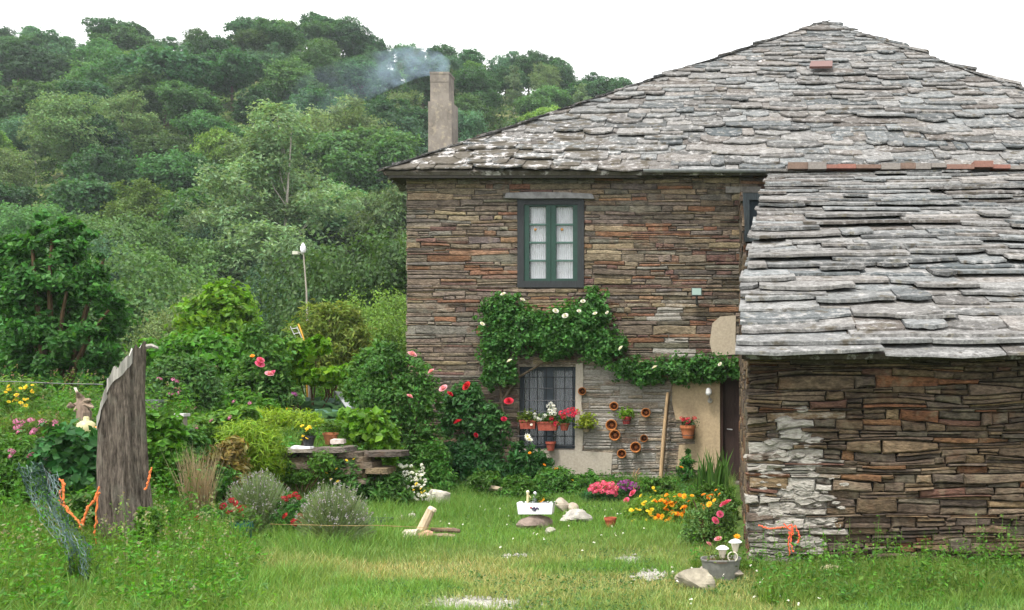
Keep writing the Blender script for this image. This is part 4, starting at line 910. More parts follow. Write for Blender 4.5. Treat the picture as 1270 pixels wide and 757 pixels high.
for x0,x1,y0,y1 in ((-.17,.17,-.11,-.095),(-.17,.17,.095,.11),(-.17,-.155,-.094,.094),(.155,.17,-.094,.094)): q.box(x0,x1,y0,y1,.013,.11,(.05,.06,.07,0))
Yt=gy(655); o=tag(q.build('black_tray',M['plastic']),'dark rectangular tray in the grass right of the round lavender','tray'); o.location=(px2x(467,Yt),Yt,T(px2x(467,Yt),Yt))
Yt=9.95; pot('teal_bucket','dark teal plastic bucket among the weeds left of the lavender','bucket',(px2x(300,Yt),Yt,T(px2x(300,Yt),Yt)),.105,.34,(.012,.10,.085,0),'plastic',(.08,.14,.04),None,n=120)
Yt=gy(655); pot('small_pot','small empty terracotta pot standing on the lawn','pot',(px2x(757,Yt),Yt,T(px2x(757,Yt),Yt)),.072,.12,(.40,.10,.055,0))
# firewood: a pale split log leaning on a chunk, dark sticks beside
Yf=gy(670); fx=px2x(520,Yf); base=np.array([fx,Yf,0.0])
def log(q,a_,b_,r,col,n=9):
    a_,b_=np.asarray(a_,float),np.asarray(b_,float); q.tube([a_,a_*.6+b_*.4,b_],[r*1.05,r,r*.85],n,col)
o=thing('split_log','pale split log propped upright on another chunk in the grass','log',base); q=MB(); log(q,base+[-.02,0,.02],base+[.12,.03,.33],.055,(.55,.43,.30,0)); q.build('log',M['wood'],o,base)
q=MB(); log(q,base+[.13,.03,.33],base+[.145,.032,.355],.05,(.66,.55,.42,0)); q.build('cut_end',M['wood'],o,base)
o=tag(MB().tube([base+[-.14,-.05,.05],base+[.02,-.09,.07]],[.075,.065],8,(.52,.46,.38,0)).build('wood_chunk',M['wood'],None,base),'bleached wood chunk under the propped split log','log')
o=tag(MB().tube([base+[.03,-.1,.04],base+[.12,-.06,.07],base+[.16,-.05,.06]],[.05,.055,.04],8,(.48,.28,.20,0)).build('wood_chunk',M['wood'],None,base),'reddish broken wood chunk at the right of the propped log','log')
o=tag(MB().tube([base+[.1,.1,.10],base+[.35,.12,.09],base+[.42,.12,.08]],[.025,.03,.02],7,(.16,.11,.08,0)).build('dark_stick',M['wood'],None,base),'upper dark stick lying right of the firewood','stick')
o=tag(MB().tube([base+[.12,.0,.05],base+[.3,.02,.045],base+[.40,.0,.04]],[.022,.028,.02],7,(.30,.22,.16,0)).build('brown_stick',M['wood'],None,base),'lower brown stick lying right of the firewood','stick')
o=tag(MB().tube([pt(598,604,15.2),pt(612,606,15.1),pt(622,607,15)],[.04,.045,.03],7,(.38,.31,.22,0)).build('branch',M['wood']),'short pale branch lying in herbs below the wall','branch')

# broken tree stump with its torn top
SY=9.4; sbx=px2x(160,SY); base=np.array([sbx,SY,T(sbx,SY)]); stump=thing('tree_stump','tall broken grey tree stump with torn slanting top','stump',base)
q=MB(); n_,m_=72,36; V=[]
cxl=np.interp(np.linspace(0,1,m_),[0,.15,.45,.8,1],[166,160,153,150,152]); hwl=np.interp(np.linspace(0,1,m_),[0,.15,.45,.8,1],[35,31,28,26,26])
for j in range(m_):
    f_=j/(m_-1)
    for i in range(n_):
        ph=2*math.pi*i/n_; cx_=px2x(cxl[j],SY); r=hwl[j]/F*SY*(1+.16*(fbm(3*math.cos(ph)+9,3*math.sin(ph)+.8*f_,61)-.5)+.05*math.sin(ph*7+f_*2)-.24*math.exp(-((ph-4.45-.1*math.sin(f_*4))/.10)**2)*(f_>.3)+.09*(vn(ph*7,f_*2.2,62)-.5)+.05*(vn(ph*19,f_*3,63)-.5)-.15*math.exp(-((ph-5.3)/.05)**2)*(f_<.8))
        x_=cx_+r*math.cos(ph); y_=SY+r*.85*math.sin(ph)
        side=(x_-px2x(125,SY))/(px2x(180,SY)-px2x(125,SY)); ztop=EYE+(PY0-np.interp(side,[0,.25,.48,.6,.7,.85,1.0],[508,466,441,437,440,431,430]))/F*SY-.15*(1-math.sin(ph))*min(1,max(.15,1.25-side))+.02
        z0=base[2]-.2; V.append((x_,y_,z0+(ztop-z0)*f_+(.09*vn(ph*6,0,7) if f_==1 else 0)))
Fc=[[j*n_+i,j*n_+(i+1)%n_,(j+1)*n_+(i+1)%n_,(j+1)*n_+i] for j in range(m_-1) for i in range(n_)]
q.add(V,Fc,(.135,.112,.093,0)); q.build('trunk',M['old_bark'],stump,base,smooth=True)
q=MB(); V=np.array(V); ringt=V[-n_:]; cc=ringt.mean(0)-[0,0,.03]; q.add(np.vstack([ringt*.995+cc*.005,[cc]]),[[i,(i+1)%n_,n_] for i in range(n_)],(.50,.48,.45,0)); q.build('torn_wood',M['wood'],stump,base)
q=MB()
for i in range(n_):                     # pale torn edge under the slanting top
    a_,b_=V[-n_+i],V[-n_+(i+1)%n_]; a2,b2=V[-3*n_+i],V[-3*n_+(i+1)%n_]; o_=np.array([0,-.008,0])+(a_-[cc[0],SY,a_[2]])*.03
    if a_[1] < SY+.05 and a_[0] < px2x(172,SY): q.add([a_+o_,b_+o_,b_*.25+b2*.75+o_,a_*.25+a2*.75+o_],[[0,1,2,3]],np.array((.33,.315,.29,0))*R.uniform(.8,1.1))
q.build('torn_edge',M['wood'],stump,base); q=MB()
q.tube([pt(178,431,SY+.1),pt(188,429,SY+.12),pt(196,432,SY+.12)],[.03,.022,.012],6,(.33,.31,.28,0)); q.build('splinter',M['wood'],stump,base)
# orange twine on the stump
def twine(name,label,paths,Y,r,col,cat='twine',mat='twine',wob=.01):
    q=MB()
    for pth in paths:
        P=np.array([pt(a_,b_,Y+(0 if len(x_)==0 else x_[0])) for a_,b_,*x_ in pth])
        t_=np.linspace(0,len(P)-1,len(P)*5); Q=np.stack([np.interp(t_,np.arange(len(P)),P[:,k]) for k in range(3)],1)+R.normal(size=(len(t_),3))*wob*.35
        q.tube(Q,r*R.uniform(.7,1.3,len(t_)),5,col)
    base=np.array(pt(*paths[0][0][:2],Y)); return tag(q.build(name,M[mat],None,base),label,cat)
OR=(.70,.19,.06,0)
twine('orange_twine','frayed orange twine strung from the stump into the netting',[[(73,594),(80,600),(74,612),(75,622),(84,634),(96,645),(101,655)],[(101,657),(107,634),(118,618),(123,604)],[(103,652),(108,630),(116,622),(124,610)],[(77,595),(79,610),(78,624),(90,638)],[(102,645),(99,655)],[(121,612),(119,640),(118,665),(125,690),(127,694)],[(127,694),(140,685),(158,683)],[(126,692),(136,687),(146,684)]],9.05,.009,OR)
twine('orange_twine','short orange twine end hanging on the right flank of the stump',[[(187,585),(183,600),(180,608)],[(188,580),(184,594)]],9.1,.009,OR)
twine('orange_twine','orange twine knot with loose ends tied to the barn wall corner',[[(941,652),(955,656),(975,654)],[(972,650),(980,657),(986,652),(990,660)],[(975,655),(982,650),(984,664),(978,660)],[(979,660),(978,675),(980,690)],[(990,658),(992,668),(989,674)],[(982,655),(981,672),(984,684)]],9.26,.007,(.75,.13,.06,0))
twine('garden_twine','thin orange cord stretched low along the lavender bushes',[[(335,650),(400,652),(470,652),(560,656)]],10.0,.0026,(.3,.2,.09,0),'twine',wob=.004)
twine('fence_wire','thin wire running from the stump to the left edge',[[(-40,472),(30,474),(80,476),(128,477)]],9.6,.004,(.12,.13,.13,0),'wire','metal',.002)
twine('fallen_stem','dry pale stem lying in the weeds right of the stump',[[(198,706),(215,702),(236,694)]],8.9,.006,(.42,.38,.25,0),'stem')
# green plastic netting
gw,gh=27,34; q=MB(); V=[]
for j in range(gh):
    for i in range(gw):
        s_,t_=i/(gw-1),j/(gh-1)
        ax=np.interp(t_,[0,.3,.6,1],[18,45,82,88]); bx_=np.interp(t_,[0,.3,.6,1],[72,80,112,124]); py=np.interp(t_,[0,1],[572,752])+14*s_*(1-t_)+6*math.sin(s_*9+t_*4)
        p=pt(ax+(bx_-ax)*s_,py,8.15+.18*math.sin(s_*11+t_*5)+.12*math.sin(t_*9-s_*3)+.4*(1-t_)); p+=R.normal(size=3)*.012; V.append(p)
V=np.array(V).reshape(gh,gw,3)
for j in range(gh): q.tube(V[j],.0021,3,(.05,.10,.095,0),False)
for i in range(gw): q.tube(V[:,i],.0021,3,(.05,.10,.095,0),False)
tag(q.build('plastic_netting',M['plastic'],None,V[-1,0]),'crumpled dark green plastic netting hanging at the lower left','netting')

# garden pole with cap and vane
PY_=22; base=pt(381,395,PY_); base[2]=T(base[0],PY_); o=thing('garden_pole','thin leaning pole with white bottle cap and side vane among shrubs','pole',base)
q=MB(); q.tube([base-[0,0,.2],pt(381,395,PY_),pt(380,360,PY_),pt(378,335,PY_),pt(376,310,PY_)],[.022,.02,.018,.015,.013],6,(.36,.33,.28,0)); q.build('pole',M['wood'],o,base)
q=MB(); p=pt(376,310,PY_); q.lathe([(0,-.02),(.045,0),(.06,.05),(.06,.12),(.035,.17),(.02,.21),(0,.22)],12,p-[0,0,.06],col=(.80,.80,.84,0)); q.build('bottle',M['plastic'],o,base)
q=MB(); q.tube([pt(377,316,PY_),pt(371,313,PY_)],.01,5,(.4,.4,.35,0)); c_=pt(367,314,PY_-.05); q.box(c_[0]-.06,c_[0]+.06,c_[1]-.05,c_[1]+.05,c_[2]-.035,c_[2]+.035,(.50,.50,.40,0)); q.build('vane',M['plastic'],o,base)
# stepladder
LY=19.3; base=pt(370,425,LY); base[2]=T(base[0],LY); o=thing('stepladder','white and yellow stepladder half sunk in the shrubs','ladder',base)
q=MB()
for px0,px1 in ((360,372),(368,379)): q.tube([pt(px0,405,LY),pt(px1,430,LY),pt(px1+8,455,LY)*[1,1,0]+[0,0,base[2]]],.009,6,(.5,.51,.49,0))
q.build('rail',M['metal'],o,base); q=MB()
for k in range(5): q.tube([pt(361.5+k*2.7,408+k*6,LY),pt(369.5+k*2.7,407+k*6,LY)],.008,6,(.5,.51,.49,0))
q.build('rung',M['metal'],o,base); q=MB(); q.tube([pt(370,402,LY+.06),pt(374,412,LY+.03),pt(378,425,LY),pt(382,440,LY)*[1,1,0]+[0,0,base[2]]],.016,6,(.62,.33,.04,0)); q.build('yellow_leg',M['paint'],o,base)
# low rails over the cabbage bed and a pale sheet behind
q=MB(); q.tube([pt(382,475,18.2),pt(410,473,18.2),pt(437,471.5,18.2)],.022,6,(.42,.41,.40,0))
for px in (384,435): q.tube([pt(px,474,18.2),pt(px,474,18.2)*[1,1,0]+[0,0,T(px2x(px,18.2),18.2)-.1]],.025,6,(.3,.28,.25,0))
tag(q.build('bed_rail',M['wood'],None,pt(382,475,18.2)),'thin grey rail on posts behind the cabbages','rail')
q=MB(); V=[pt(a_,b_,c_) for a_,b_,c_ in ((415,485,18),(450,490,17.9),(470,505,16.9),(468,513,16.4),(432,509,17))]; V=np.array(V); q.add(np.vstack([V,V-[0,0,.02]]),[[0,1,2,3,4],[9,8,7,6,5]]+[[k,5+k,5+(k+1)%5,(k+1)%5] for k in range(5)],(.36,.38,.40,0))
for k in (0,2,3): q.tube([V[k],V[k]*[1,1,0]+[0,0,T(V[k][0],V[k][1])-.05]],.015,5,(.3,.3,.3,0))
tag(q.build('cold_frame_sheet',M['plastic'],None,V[0]),'pale plastic sheet on stakes right of the cabbages','sheet')
# cream jug, dead root, capped posts, bleached board
JY=10.9; base=pt(108,548,JY); base[2]=T(base[0],JY); zj=pt(108,543,JY)[2]
o=thing('cream_jug','round pale cream plastic jug hung beside the stump','jug',base); q=MB(); c_=pt(107,543,JY); q.lathe([(0,0),(.07,.005),(.095,.05),(.10,.11),(.085,.16),(.05,.185),(.03,.19),(.03,.22),(.02,.235),(0,.235)],18,c_,col=(.46,.43,.22,0)); q.build('body',M['plastic'],o,base,True)
q=MB(); q.tube([base-[0,0,.05],c_+[0,0,.01]],.025,6,(.2,.16,.1,0)); q.build('stake',M['wood'],o,base)
q=MB(); c_=pt(121,533,JY); q.lathe([(0,-.03),(.03,-.02),(.035,.01),(.02,.04),(0,.045)],10,c_,col=(.72,.28,.06,0)); q.build('orange_blob',M['plastic'],o,base)  # unidentified orange blob at the stump edge, only parented to the jug
RY=14; base=pt(104,512,RY); base[2]=T(base[0],RY); q=MB(); q.tube([base-[0,0,.1],pt(104,512,RY),pt(100,500,RY),pt(88,503,RY),pt(84,505,RY)],[.10,.10,.08,.05,.02],7,(.24,.18,.14,0))
for e_ in ((112,496),(116,506),(95,486),(92,510)): q.tube([pt(102,503,RY),pt((102+e_[0])/2+1,(503+e_[1])/2-2,RY),pt(*e_,RY-.1)],[.07,.05,.015],6,(.26,.20,.15,0))
q.tube([pt(96,488,RY),pt(93,481,RY)],.018,5,(.7,.66,.6,0)); tag(q.build('dead_root',M['bark'],None,base),'twisted brown dead root left of the stump under the laurel','root')
for nm_,lb,px,pyt,Y,w_,c_,cc_ in (('capped_post','grey wooden post with flat slate cap right of the stump',191,497,14.6,.10,(.24,.22,.2,0),(.20,.21,.23,0)),('capped_post','weathered post with whitish flat cap below the slate capped one',222,514,13.2,.08,(.28,.25,.21,0),(.55,.54,.52,0))):
    base=pt(px,pyt,Y); zt_=base[2]; base=np.array([base[0],Y,T(base[0],Y)]); o=thing(nm_,lb,'post',base)
    q=MB(); q.box(base[0]-w_,base[0]+w_,Y-w_*.7,Y+w_*.7,base[2]-.1,zt_-.03,c_); q.build('post',M['wood'],o,base); q=MB(); q.box(base[0]-w_*1.35,base[0]+w_*1.35,Y-w_,Y+w_,zt_-.028,zt_+.012,cc_); q.build('cap',M['rock'],o,base)

# wall fittings
def flood(label,px,py,Y,w_,h_,arm):
    c_=pt(px,py,Y); o=thing('flood_light',label,'flood light',c_)
    q=MB(); hw,hh=w_/F*Y/2,h_/F*Y/2; q.box(c_[0]-hw,c_[0]+hw,c_[1]-.02,c_[1]+.07,c_[2]-hh,c_[2]+hh,(.06,.075,.07,0)); q.build('housing',M['metal'],o,c_)
    q=MB(); q.box(c_[0]-hw*.85,c_[0]+hw*.85,c_[1]-.026,c_[1]-.021,c_[2]-hh*.8,c_[2]+hh*.8,(.30,.42,.38,0)); q.build('lens',M['plastic'],o,c_)
    q=MB(); q.tube([c_+[0,.03,-hh],c_+[0,.05,-hh-.12],np.array([c_[0],HY,c_[2]-hh-.13])] if arm else [c_+[hw*.4,.07,0],np.array([c_[0]+hw*.4,HY+.0,c_[2]+.02])],.022,6,(.05,.055,.055,0)); q.build('bracket',M['metal'],o,c_)
flood('greenish flood light on a bracket in the middle of the upper wall',864,362,17.15,13,10,True)
flood('small pale green flood light under the left end of the eave',513,216,17.22,10,10,False)
c_=pt(879,486,17.2); o=thing('wall_lamp','small white lamp on a bent stem on the ochre plaster','lamp',c_)
q=MB(); q.lathe([(0,.07),(.03,.065),(.05,.03),(.055,-.03),(.04,-.06),(0,-.065)],12,c_,col=(.72,.72,.72,0)); q.build('globe',M['plastic'],o,c_)
q=MB(); q.tube([c_+[0,0,-.06],c_+[.02,.03,-.14],c_+[.02,.15,-.16]],.012,6,(.4,.38,.36,0)); q.lathe([(0,.02),(.04,.02),(.045,0)],10,c_+[.02,.14,-.16],'y',(.4,.38,.35,0)); q.build('bracket',M['metal'],o,c_)
# clay pots fixed on their side, mouths outward
WP=[((722,485.5),4.6,'lone dark clay pot just right of the grille top'),((761.4,504),5,'upper left clay pot of the wall cluster'),((801,512),5.4,'upper right clay pot of the wall cluster near the pole'),((758.3,527.5),6.6,'large clay pot touching the one below in the wall cluster'),((762.5,540),6.4,'clay pot with bright rim right under the largest wall pot'),((798.7,544),4.4,'small dark clay pot nearest the pole'),((788.3,555),6.3,'large low clay pot at the right of the wall cluster'),((771,563),5.3,'lowest clay pot of the wall cluster')]
for (p_,r_,lb) in WP:
    c_=pt(*p_,17.24); rr_=r_/F*17.24*1.08; o=thing('wall_pot',lb,'clay pot',c_,'clay pots fixed on the house wall'); dk=.62 if 'dark' in lb else 1.0
    q=MB(); q.lathe([(0,-.15),(rr_*.62,-.15),(rr_*.9,-.03),(rr_*1.0,-.03),(rr_*1.02,.02),(rr_*.84,.025),(rr_*.80,-.02),(rr_*.55,-.10),(0,-.11)],20,c_+[0,-.0,0],'y',(.40*dk,.155*dk,.05*dk,0)); q.build('pot',M['terracotta'],o,c_,True)
    q=MB(); q.lathe([(rr_*.62,-.05),(rr_*.58,-.045),(rr_*.36,-.06),(rr_*.30,-.058),(0,-.07)],16,c_,'y',(.10*dk,.038*dk,.02*dk,0)); q.build('hollow_shade',M['terracotta'],o,c_)  # darkened clay insert: shade inside the mouth put into the colour
    q=MB(); q.lathe([(rr_*.34,-.056),(rr_*.25,-.04),(rr_*.12,-.045),(0,-.045)],12,c_,'y',(.36*dk,.14*dk,.05*dk,0)); q.build('base_ring',M['terracotta'],o,c_)
def wall_hook(o,c_,r):
    q=MB(); th_=np.linspace(0,2*math.pi,17); q.tube([(r*1.03*math.cos(a_),r*1.03*math.sin(a_),.06) for a_ in th_],.006,5,(.05,.05,.05,0)); q.tube([(0,r,.06),(0,HY-c_[1],.09)],.006,5,(.05,.05,.05,0)); q.build('hanger',M['metal'],o)
for (px,py,r_,h_,c0,pl,fl,lb,kw) in ((727,536,.07,.10,(.30,.24,.16,0),(.25,.32,.06),None,'hanging pot with yellow green leaves beside the grille',dict(n=420,ls=.075,spread=1.5,high=2.0)),
    (777,526,.085,.13,(.36,.06,.06,0),(.15,.28,.05),None,'red pot with a light green plant among the wall pots',dict(n=260,ls=.06,spread=1.1,high=1.1)),
    (853,544,.13,.23,(.46,.16,.07,0),(.06,.10,.04),('redpel',7),'orange clay pot with red flowers hung on the ochre plaster',dict(n=120,fr=.04,high=.6,spread=.8))):
    c_=pt(px,py,17.4-.05-r_*1.1); o=pot('hanging_pot',lb,'flower pot',c_,r_,h_,c0,plant=pl,flowers=fl,**kw); wall_hook(o,c_,r_*.9)
# window boxes and pots on the grille
def wbox(label,px0,px1,py0,py1,Y,col,plant,fl,fr=.035,n=350):
    a_,b_=pt(px0,py1,Y),pt(px1,py0,Y); c_=np.array([.5*(a_[0]+b_[0]),Y,a_[2]]); w_=(b_[0]-a_[0])/2; h_=b_[2]-a_[2]; o=thing('window_box',label,'flower box',c_)
    q=MB(); V=[(sx*w_*k,sy*.075*k,z_) for k,z_ in ((.88,0),(1,h_),(.9,h_),(.85,h_*.85)) for sx,sy in ((-1,-1),(1,-1),(1,1),(-1,1))]
    q.add(V,[[3,2,1,0]]+[[4*k+i,4*k+(i+1)%4,4*k+4+(i+1)%4,4*k+4+i] for k in range(3) for i in range(4)]+[[12,13,14,15]],col); q.box(-w_*1.03,w_*1.03,-.082,-.077,h_*.8,h_,col); q.build('box',M['terracotta'],o)
    P=R.normal(size=(n,3))*np.array([w_*.6,.045,.05])+np.array([0,-.02,h_+.05]); P[:,2]=np.maximum(P[:,2],h_*.6); MB().leaves(P,R.normal(size=(n,3))+[0,-.3,.6],.06*R.uniform(.6,1.3,n),.5,vary(plant,n,.3,.12)).build('foliage',M['leaf'],o)
    for kd,pts_,rr_ in fl:
        for x_,y_ in pts_: p=pt(x_,y_,Y-.06+jit(.03))-c_; inst('flower',BL[kd],o,p,Vector((jit(.5),-.8,.5)).to_track_quat('Z','Y').to_euler(),rr_*R.uniform(.8,1.2))
    return o
GYW=HY-.14
wbox('left clay window box with green plants on the grille',645,665,521,532,GYW,TR,(.11,.17,.04),[('white',.025,[(654,511),(653,515)],.3) if 0 else ('white',[(654,512),(659,527)],.03)])
wbox('middle clay window box with white and red flowers on the grille',667,692,523,534,GYW,TR,(.07,.14,.035),[('whitehead',[(663,514),(664,518),(667,520),(670,521),(673,519),(676,516)],.035),('whitehead',[(680,504),(683,501),(686,504),(681,509),(685,510),(688,508),(682,513),(687,513)],.04),('redpel',[(684,519),(687,523),(690,526),(683,524)],.045)])
c_=pt(700,534,GYW); o=pot('grille_pot','clay pot with red geraniums at the right of the grille','flower pot',c_,.085,.13,TR,plant=(.06,.15,.03),n=220,ls=.06,spread=1.2)
for x_,y_ in ((697,513),(702,511),(706,509),(710,508),(713,511),(716,512),(707,514),(699,517),(711,515)): p=pt(x_,y_,GYW-.08)-c_; inst('flower',BL['redpel'],o,p,Vector((jit(.5),-.8,.5)).to_track_quat('Z','Y').to_euler(),.05*R.uniform(.8,1.2))
q=MB(); q.tube([(0,.075,.10),(0,.11,.12)],.006,5,(.05,.05,.05,0)); q.build('hanger',M['metal'],o)
c_=pt(683,559,GYW); o=pot('grille_pot','empty reddish clay pot hung low on the grille','flower pot',c_,.085,.155,TR); q=MB(); q.tube([(0,.075,.12),(0,.11,.14)],.006,5,(.05,.05,.05,0)); q.build('hanger',M['metal'],o)
# pole by the door, dry twig by the wall
tag(MB().tube([pt(818,616,16.9),pt(820,580,17.0),pt(823,540,17.1),pt(828,487,17.25)],[.034,.032,.03,.026],8,(.40,.28,.16,0)).build('wooden_pole',M['wood'],None,pt(818,616,16.9)*[1,1,0]),'long tan wooden pole leaning on the wall between pots and plaster','pole')
q=MB(); t0=pt(787,612,16.8)
for P,r_ in (([(787,614),(788,600),(789,588),(793,581)],[.03,.028,.022,.01]),([(788,598),(785,590),(787,582)],[.02,.016,.008]),([(788,600),(798,597),(805,602)],[.018,.014,.008]),([(789,590),(795,586)],[.014,.008])): q.tube([pt(a_,b_,16.8) for a_,b_ in P],r_,6,(.34,.23,.14,0))
tag(q.build('dry_twig',M['bark'],None,t0),'small branching dry twig standing before the wall near the pole','twig')

# white planter box with ornaments on its stone
PY2=11.7; zb=T(0,11.7)+.20; c_=np.array([px2x(665,PY2),PY2,zb]); pl=thing('white_planter','white rectangular planter with small dark grape motif on its front','planter',c_)
q=MB(); w_=.215; h_=.135
V=[(sx*w_*k,sy*.085*k,z_+.012*sx*0) for k,z_ in ((.92,0),(1,h_),(.95,h_),(.90,h_*.8)) for sx,sy in ((-1,-1),(1,-1),(1,1),(-1,1))]
q.add(V,[[3,2,1,0]]+[[4*k+i,4*k+(i+1)%4,4*k+4+(i+1)%4,4*k+4+i] for k in range(3) for i in range(4)],(.78,.78,.84,0)); q.build('box',M['plastic'],pl)
q=MB(); q.add([(-.19,-.075,h_*.8),(.19,-.075,h_*.8),(.19,.075,h_*.8),(-.19,.075,h_*.8)],[[0,1,2,3]],(.03,.022,.015,0)); q.build('soil',M['rock'],pl)
q=MB()
for x_,z_,r_,cl in ((-.045,.078,.013,(.35,.03,.05)),(-.025,.066,.013,(.05,.03,.08)),(-.008,.075,.014,(.04,.03,.08)),(.008,.06,.014,(.05,.03,.1)),(.026,.072,.013,(.06,.03,.1)),(.042,.064,.011,(.05,.06,.08)),(0,.045,.012,(.04,.03,.08)),(-.02,.05,.01,(.05,.03,.08))):
    q.lathe([(0,.006),(r_*.7,.004),(r_,-.004)],10,(x_,-.0815-.0065*z_/h_*.9,z_),'y',(*cl,0))
q.build('motif',M['paint'],pl)
P=R.normal(size=(160,3))*np.array([.08,.03,.03])+np.array([.05,-.01,h_+.03]); MB().leaves(P,R.normal(size=(160,3))+[0,0,.6],.045,.5,vary((.07,.13,.03),160)).build('foliage',M['leaf'],pl)
for x_,z_ in ((.09,.17),(.07,.15),(.045,.14)): inst('flower',BL['gold'],pl,(x_,-.03,z_),(1.0,0,0),.022)
o=thing('ornament_figure','slim cream ornament stick standing at the left end of the white planter','ornament',c_+[-.10,0,h_*.8]); q=MB(); q.lathe([(0,0),(.02,0),(.016,.05),(.014,.11),(.018,.13),(.01,.15),(0,.155)],10,col=(.72,.62,.36,0)); q.tube([(.012,0,.11),(.03,0,.09),(.035,0,.05)],.006,5,(.66,.55,.3,0)); q.build('body',M['plastic'],o); q=MB(); q.lathe([(.017,.128),(.022,.15),(.01,.165),(0,.17)],10,col=(.75,.7,.5,0)); q.build('head',M['plastic'],o)
o=thing('ornament_figure','grey figurine with pale head in the middle of the white planter','ornament',c_+[-.015,0,h_*.8]); q=MB(); q.lathe([(0,0),(.028,0),(.03,.05),(.02,.09),(.012,.11)],10,col=(.30,.33,.34,0)); q.build('body',M['rock'],o); q=MB(); q.lathe([(0,.105),(.018,.115),(.02,.135),(.01,.152),(0,.154)],10,col=(.66,.68,.7,0)); q.build('head',M['rock'],o)
# zinc washtub with two lamps
TY=8.72; tz=EYE+(PY0-721)/F*TY; c_=np.array([px2x(894,TY),TY,tz]); tub=thing('washtub','old grey zinc washtub used as planter beside the barn corner','washtub',c_)
q=MB(); n_=28; tw=[]
for (rx,ry,z_) in ((.0,.0,0.004),(.135,.10,0),(.142,.105,.004),(.175,.135,.19),(.182,.142,.195),(.182,.142,.207),(.170,.130,.207),(.160,.122,.17),(0,0,.165)):
    tw.append([(rx*math.copysign(abs(math.cos(t_))**.8,math.cos(t_)),ry*math.copysign(abs(math.sin(t_))**.8,math.sin(t_)),z_) for t_ in np.arange(n_)*2*math.pi/n_])
q.add(np.array(tw).reshape(-1,3),np.array([[j*n_+i,j*n_+(i+1)%n_,(j+1)*n_+(i+1)%n_,(j+1)*n_+i] for j in range(8) for i in range(n_)]),(.25,.245,.235,0)); q.build('tub',M['metal'],tub)
q=MB(); q.lathe([(.15,.185),(.08,.195),(0,.19)],16,col=(.16,.10,.06,0)); q.build('soil',M['rock'],tub)
q=MB(); th_=np.linspace(0,2*math.pi,21); q.tube([(.105+.042*math.cos(a_),-.11,.235+.042*math.sin(a_)) for a_ in th_],.006,6,(.6,.56,.45,0)); q.build('handle_ring',M['metal'],tub)
P=R.normal(size=(140,3))*np.array([.09,.06,.02])+np.array([0,0,.205]); MB().leaves(P,R.normal(size=(140,3))+[0,0,.6],.035,.5,vary((.10,.15,.05),140)).build('foliage',M['leaf'],tub)
for lb,x_,top in (('lower white mushroom shaped garden lamp in the zinc washtub',.015,676),('taller white mushroom shaped garden lamp in the zinc washtub',.128,668)):
    zt_=EYE+(PY0-top)/F*TY; l_=np.array([c_[0]+x_,TY-.03,c_[2]+.185]); H=zt_-l_[2]; o=thing('garden_lamp',lb,'garden lamp',l_,'solar lamps in the washtub')
    q=MB(); q.tube([(0,0,0),(0,0,H-.10)],.008,7,(.55,.52,.48,0)); q.build('stem',M['metal'],o)
    q=MB(); q.lathe([(.014,H-.115),(.022,H-.11),(.036,H-.05),(.038,H-.03)],14,col=(.62,.55,.45,0)); q.build('body',M['plastic'],o)
    q=MB(); q.lathe([(.0,H-.035),(.058,H-.032),(.060,H-.026),(.04,H-.01),(.015,H),(0,H)],18,col=(.82,.82,.80,0)); q.build('cap',M['plastic'],o)

# ------------------------------------------------------------------ grass, weeds, gravel
def free(X,Y):
    ok = (Y < HY-.05) | (X < -5.75)
    ok &= ~((X > .08) & (Y > BY-.08))
    return ok
def gravelness(X,Y):
    g_ = 0
    for px,py,rx,ry in ((585,750,58,7),(780,695,16,5),(806,715,20,6),(640,690,24,3)):
        yc = gy(py); xc = px2x(px,yc); ax = rx/F*yc; ay = gy(py-ry)-yc
        g_ = np.maximum(g_, np.exp(-((X-xc)/ax)**2-((Y-yc)/ay)**2))
    return g_
n = 620000
Y = 5.4+12.0*R.random(n)**1.2; X = R.uniform(-1.1,.78,n)*Y
wear = fbm(X*.7,Y*1.1,71); k0 = free(X,Y) & (X < 7)&(X > -13)&((X > -.85*Y) | (Y < 10))
k0 &= R.random(n) > 1.15*gravelness(X,Y)
X,Y,wear = X[k0],Y[k0],wear[k0]; n = len(X)
trod = np.exp(-((Y-(8.9+.12*X))/1.4)**2)*sstep(-4.0,-2.6,X)*sstep(1.0,.0,X)        # the trodden strip across the lawn
dry = np.clip(.85*trod*sstep(.28,.55,wear)+.55*sstep(.60,.74,wear),0,1)
hgt = R.uniform(.04,.095,n)*(1.2-.6*dry)*(.35+.9*fbm(X*1.7,Y*1.7,72)+.75*vn(X*7,Y*7,73)**2); hgt *= 1+1.3*sstep(.4,-.5,np.abs(X-.9)-1.0)*sstep(9.6,8.8,Y)*0+1.0*sstep(-3.0,-4.2,X)+.9*sstep(15.2,16.6,Y)
c0 = np.array([.165,.325,.056]); c1 = np.array([.42,.39,.18]); c2=np.array([.125,.24,.055])
mixv = np.clip(dry*R.uniform(.3,1.25,n),0,1)[:,None]; tint = fbm(X*.9+7,Y*.9,75)[:,None]
cg = (c2*(1-tint)+c0*tint)*(1-mixv)+c1*mixv; cg = cg*R.uniform(.7,1.35,(n,1)); cg[:,0] *= R.uniform(.8,1.3,n)
q = MB(); q.blades(np.stack([X,Y,terr(X,Y)-.005],1), hgt, R.uniform(.004,.0075,n), R.uniform(.1,.9,n), cg)
tag(q.build('lawn_grass', M['grass']), 'short bright green lawn with dry yellow trodden patches', None, None, 'stuff')
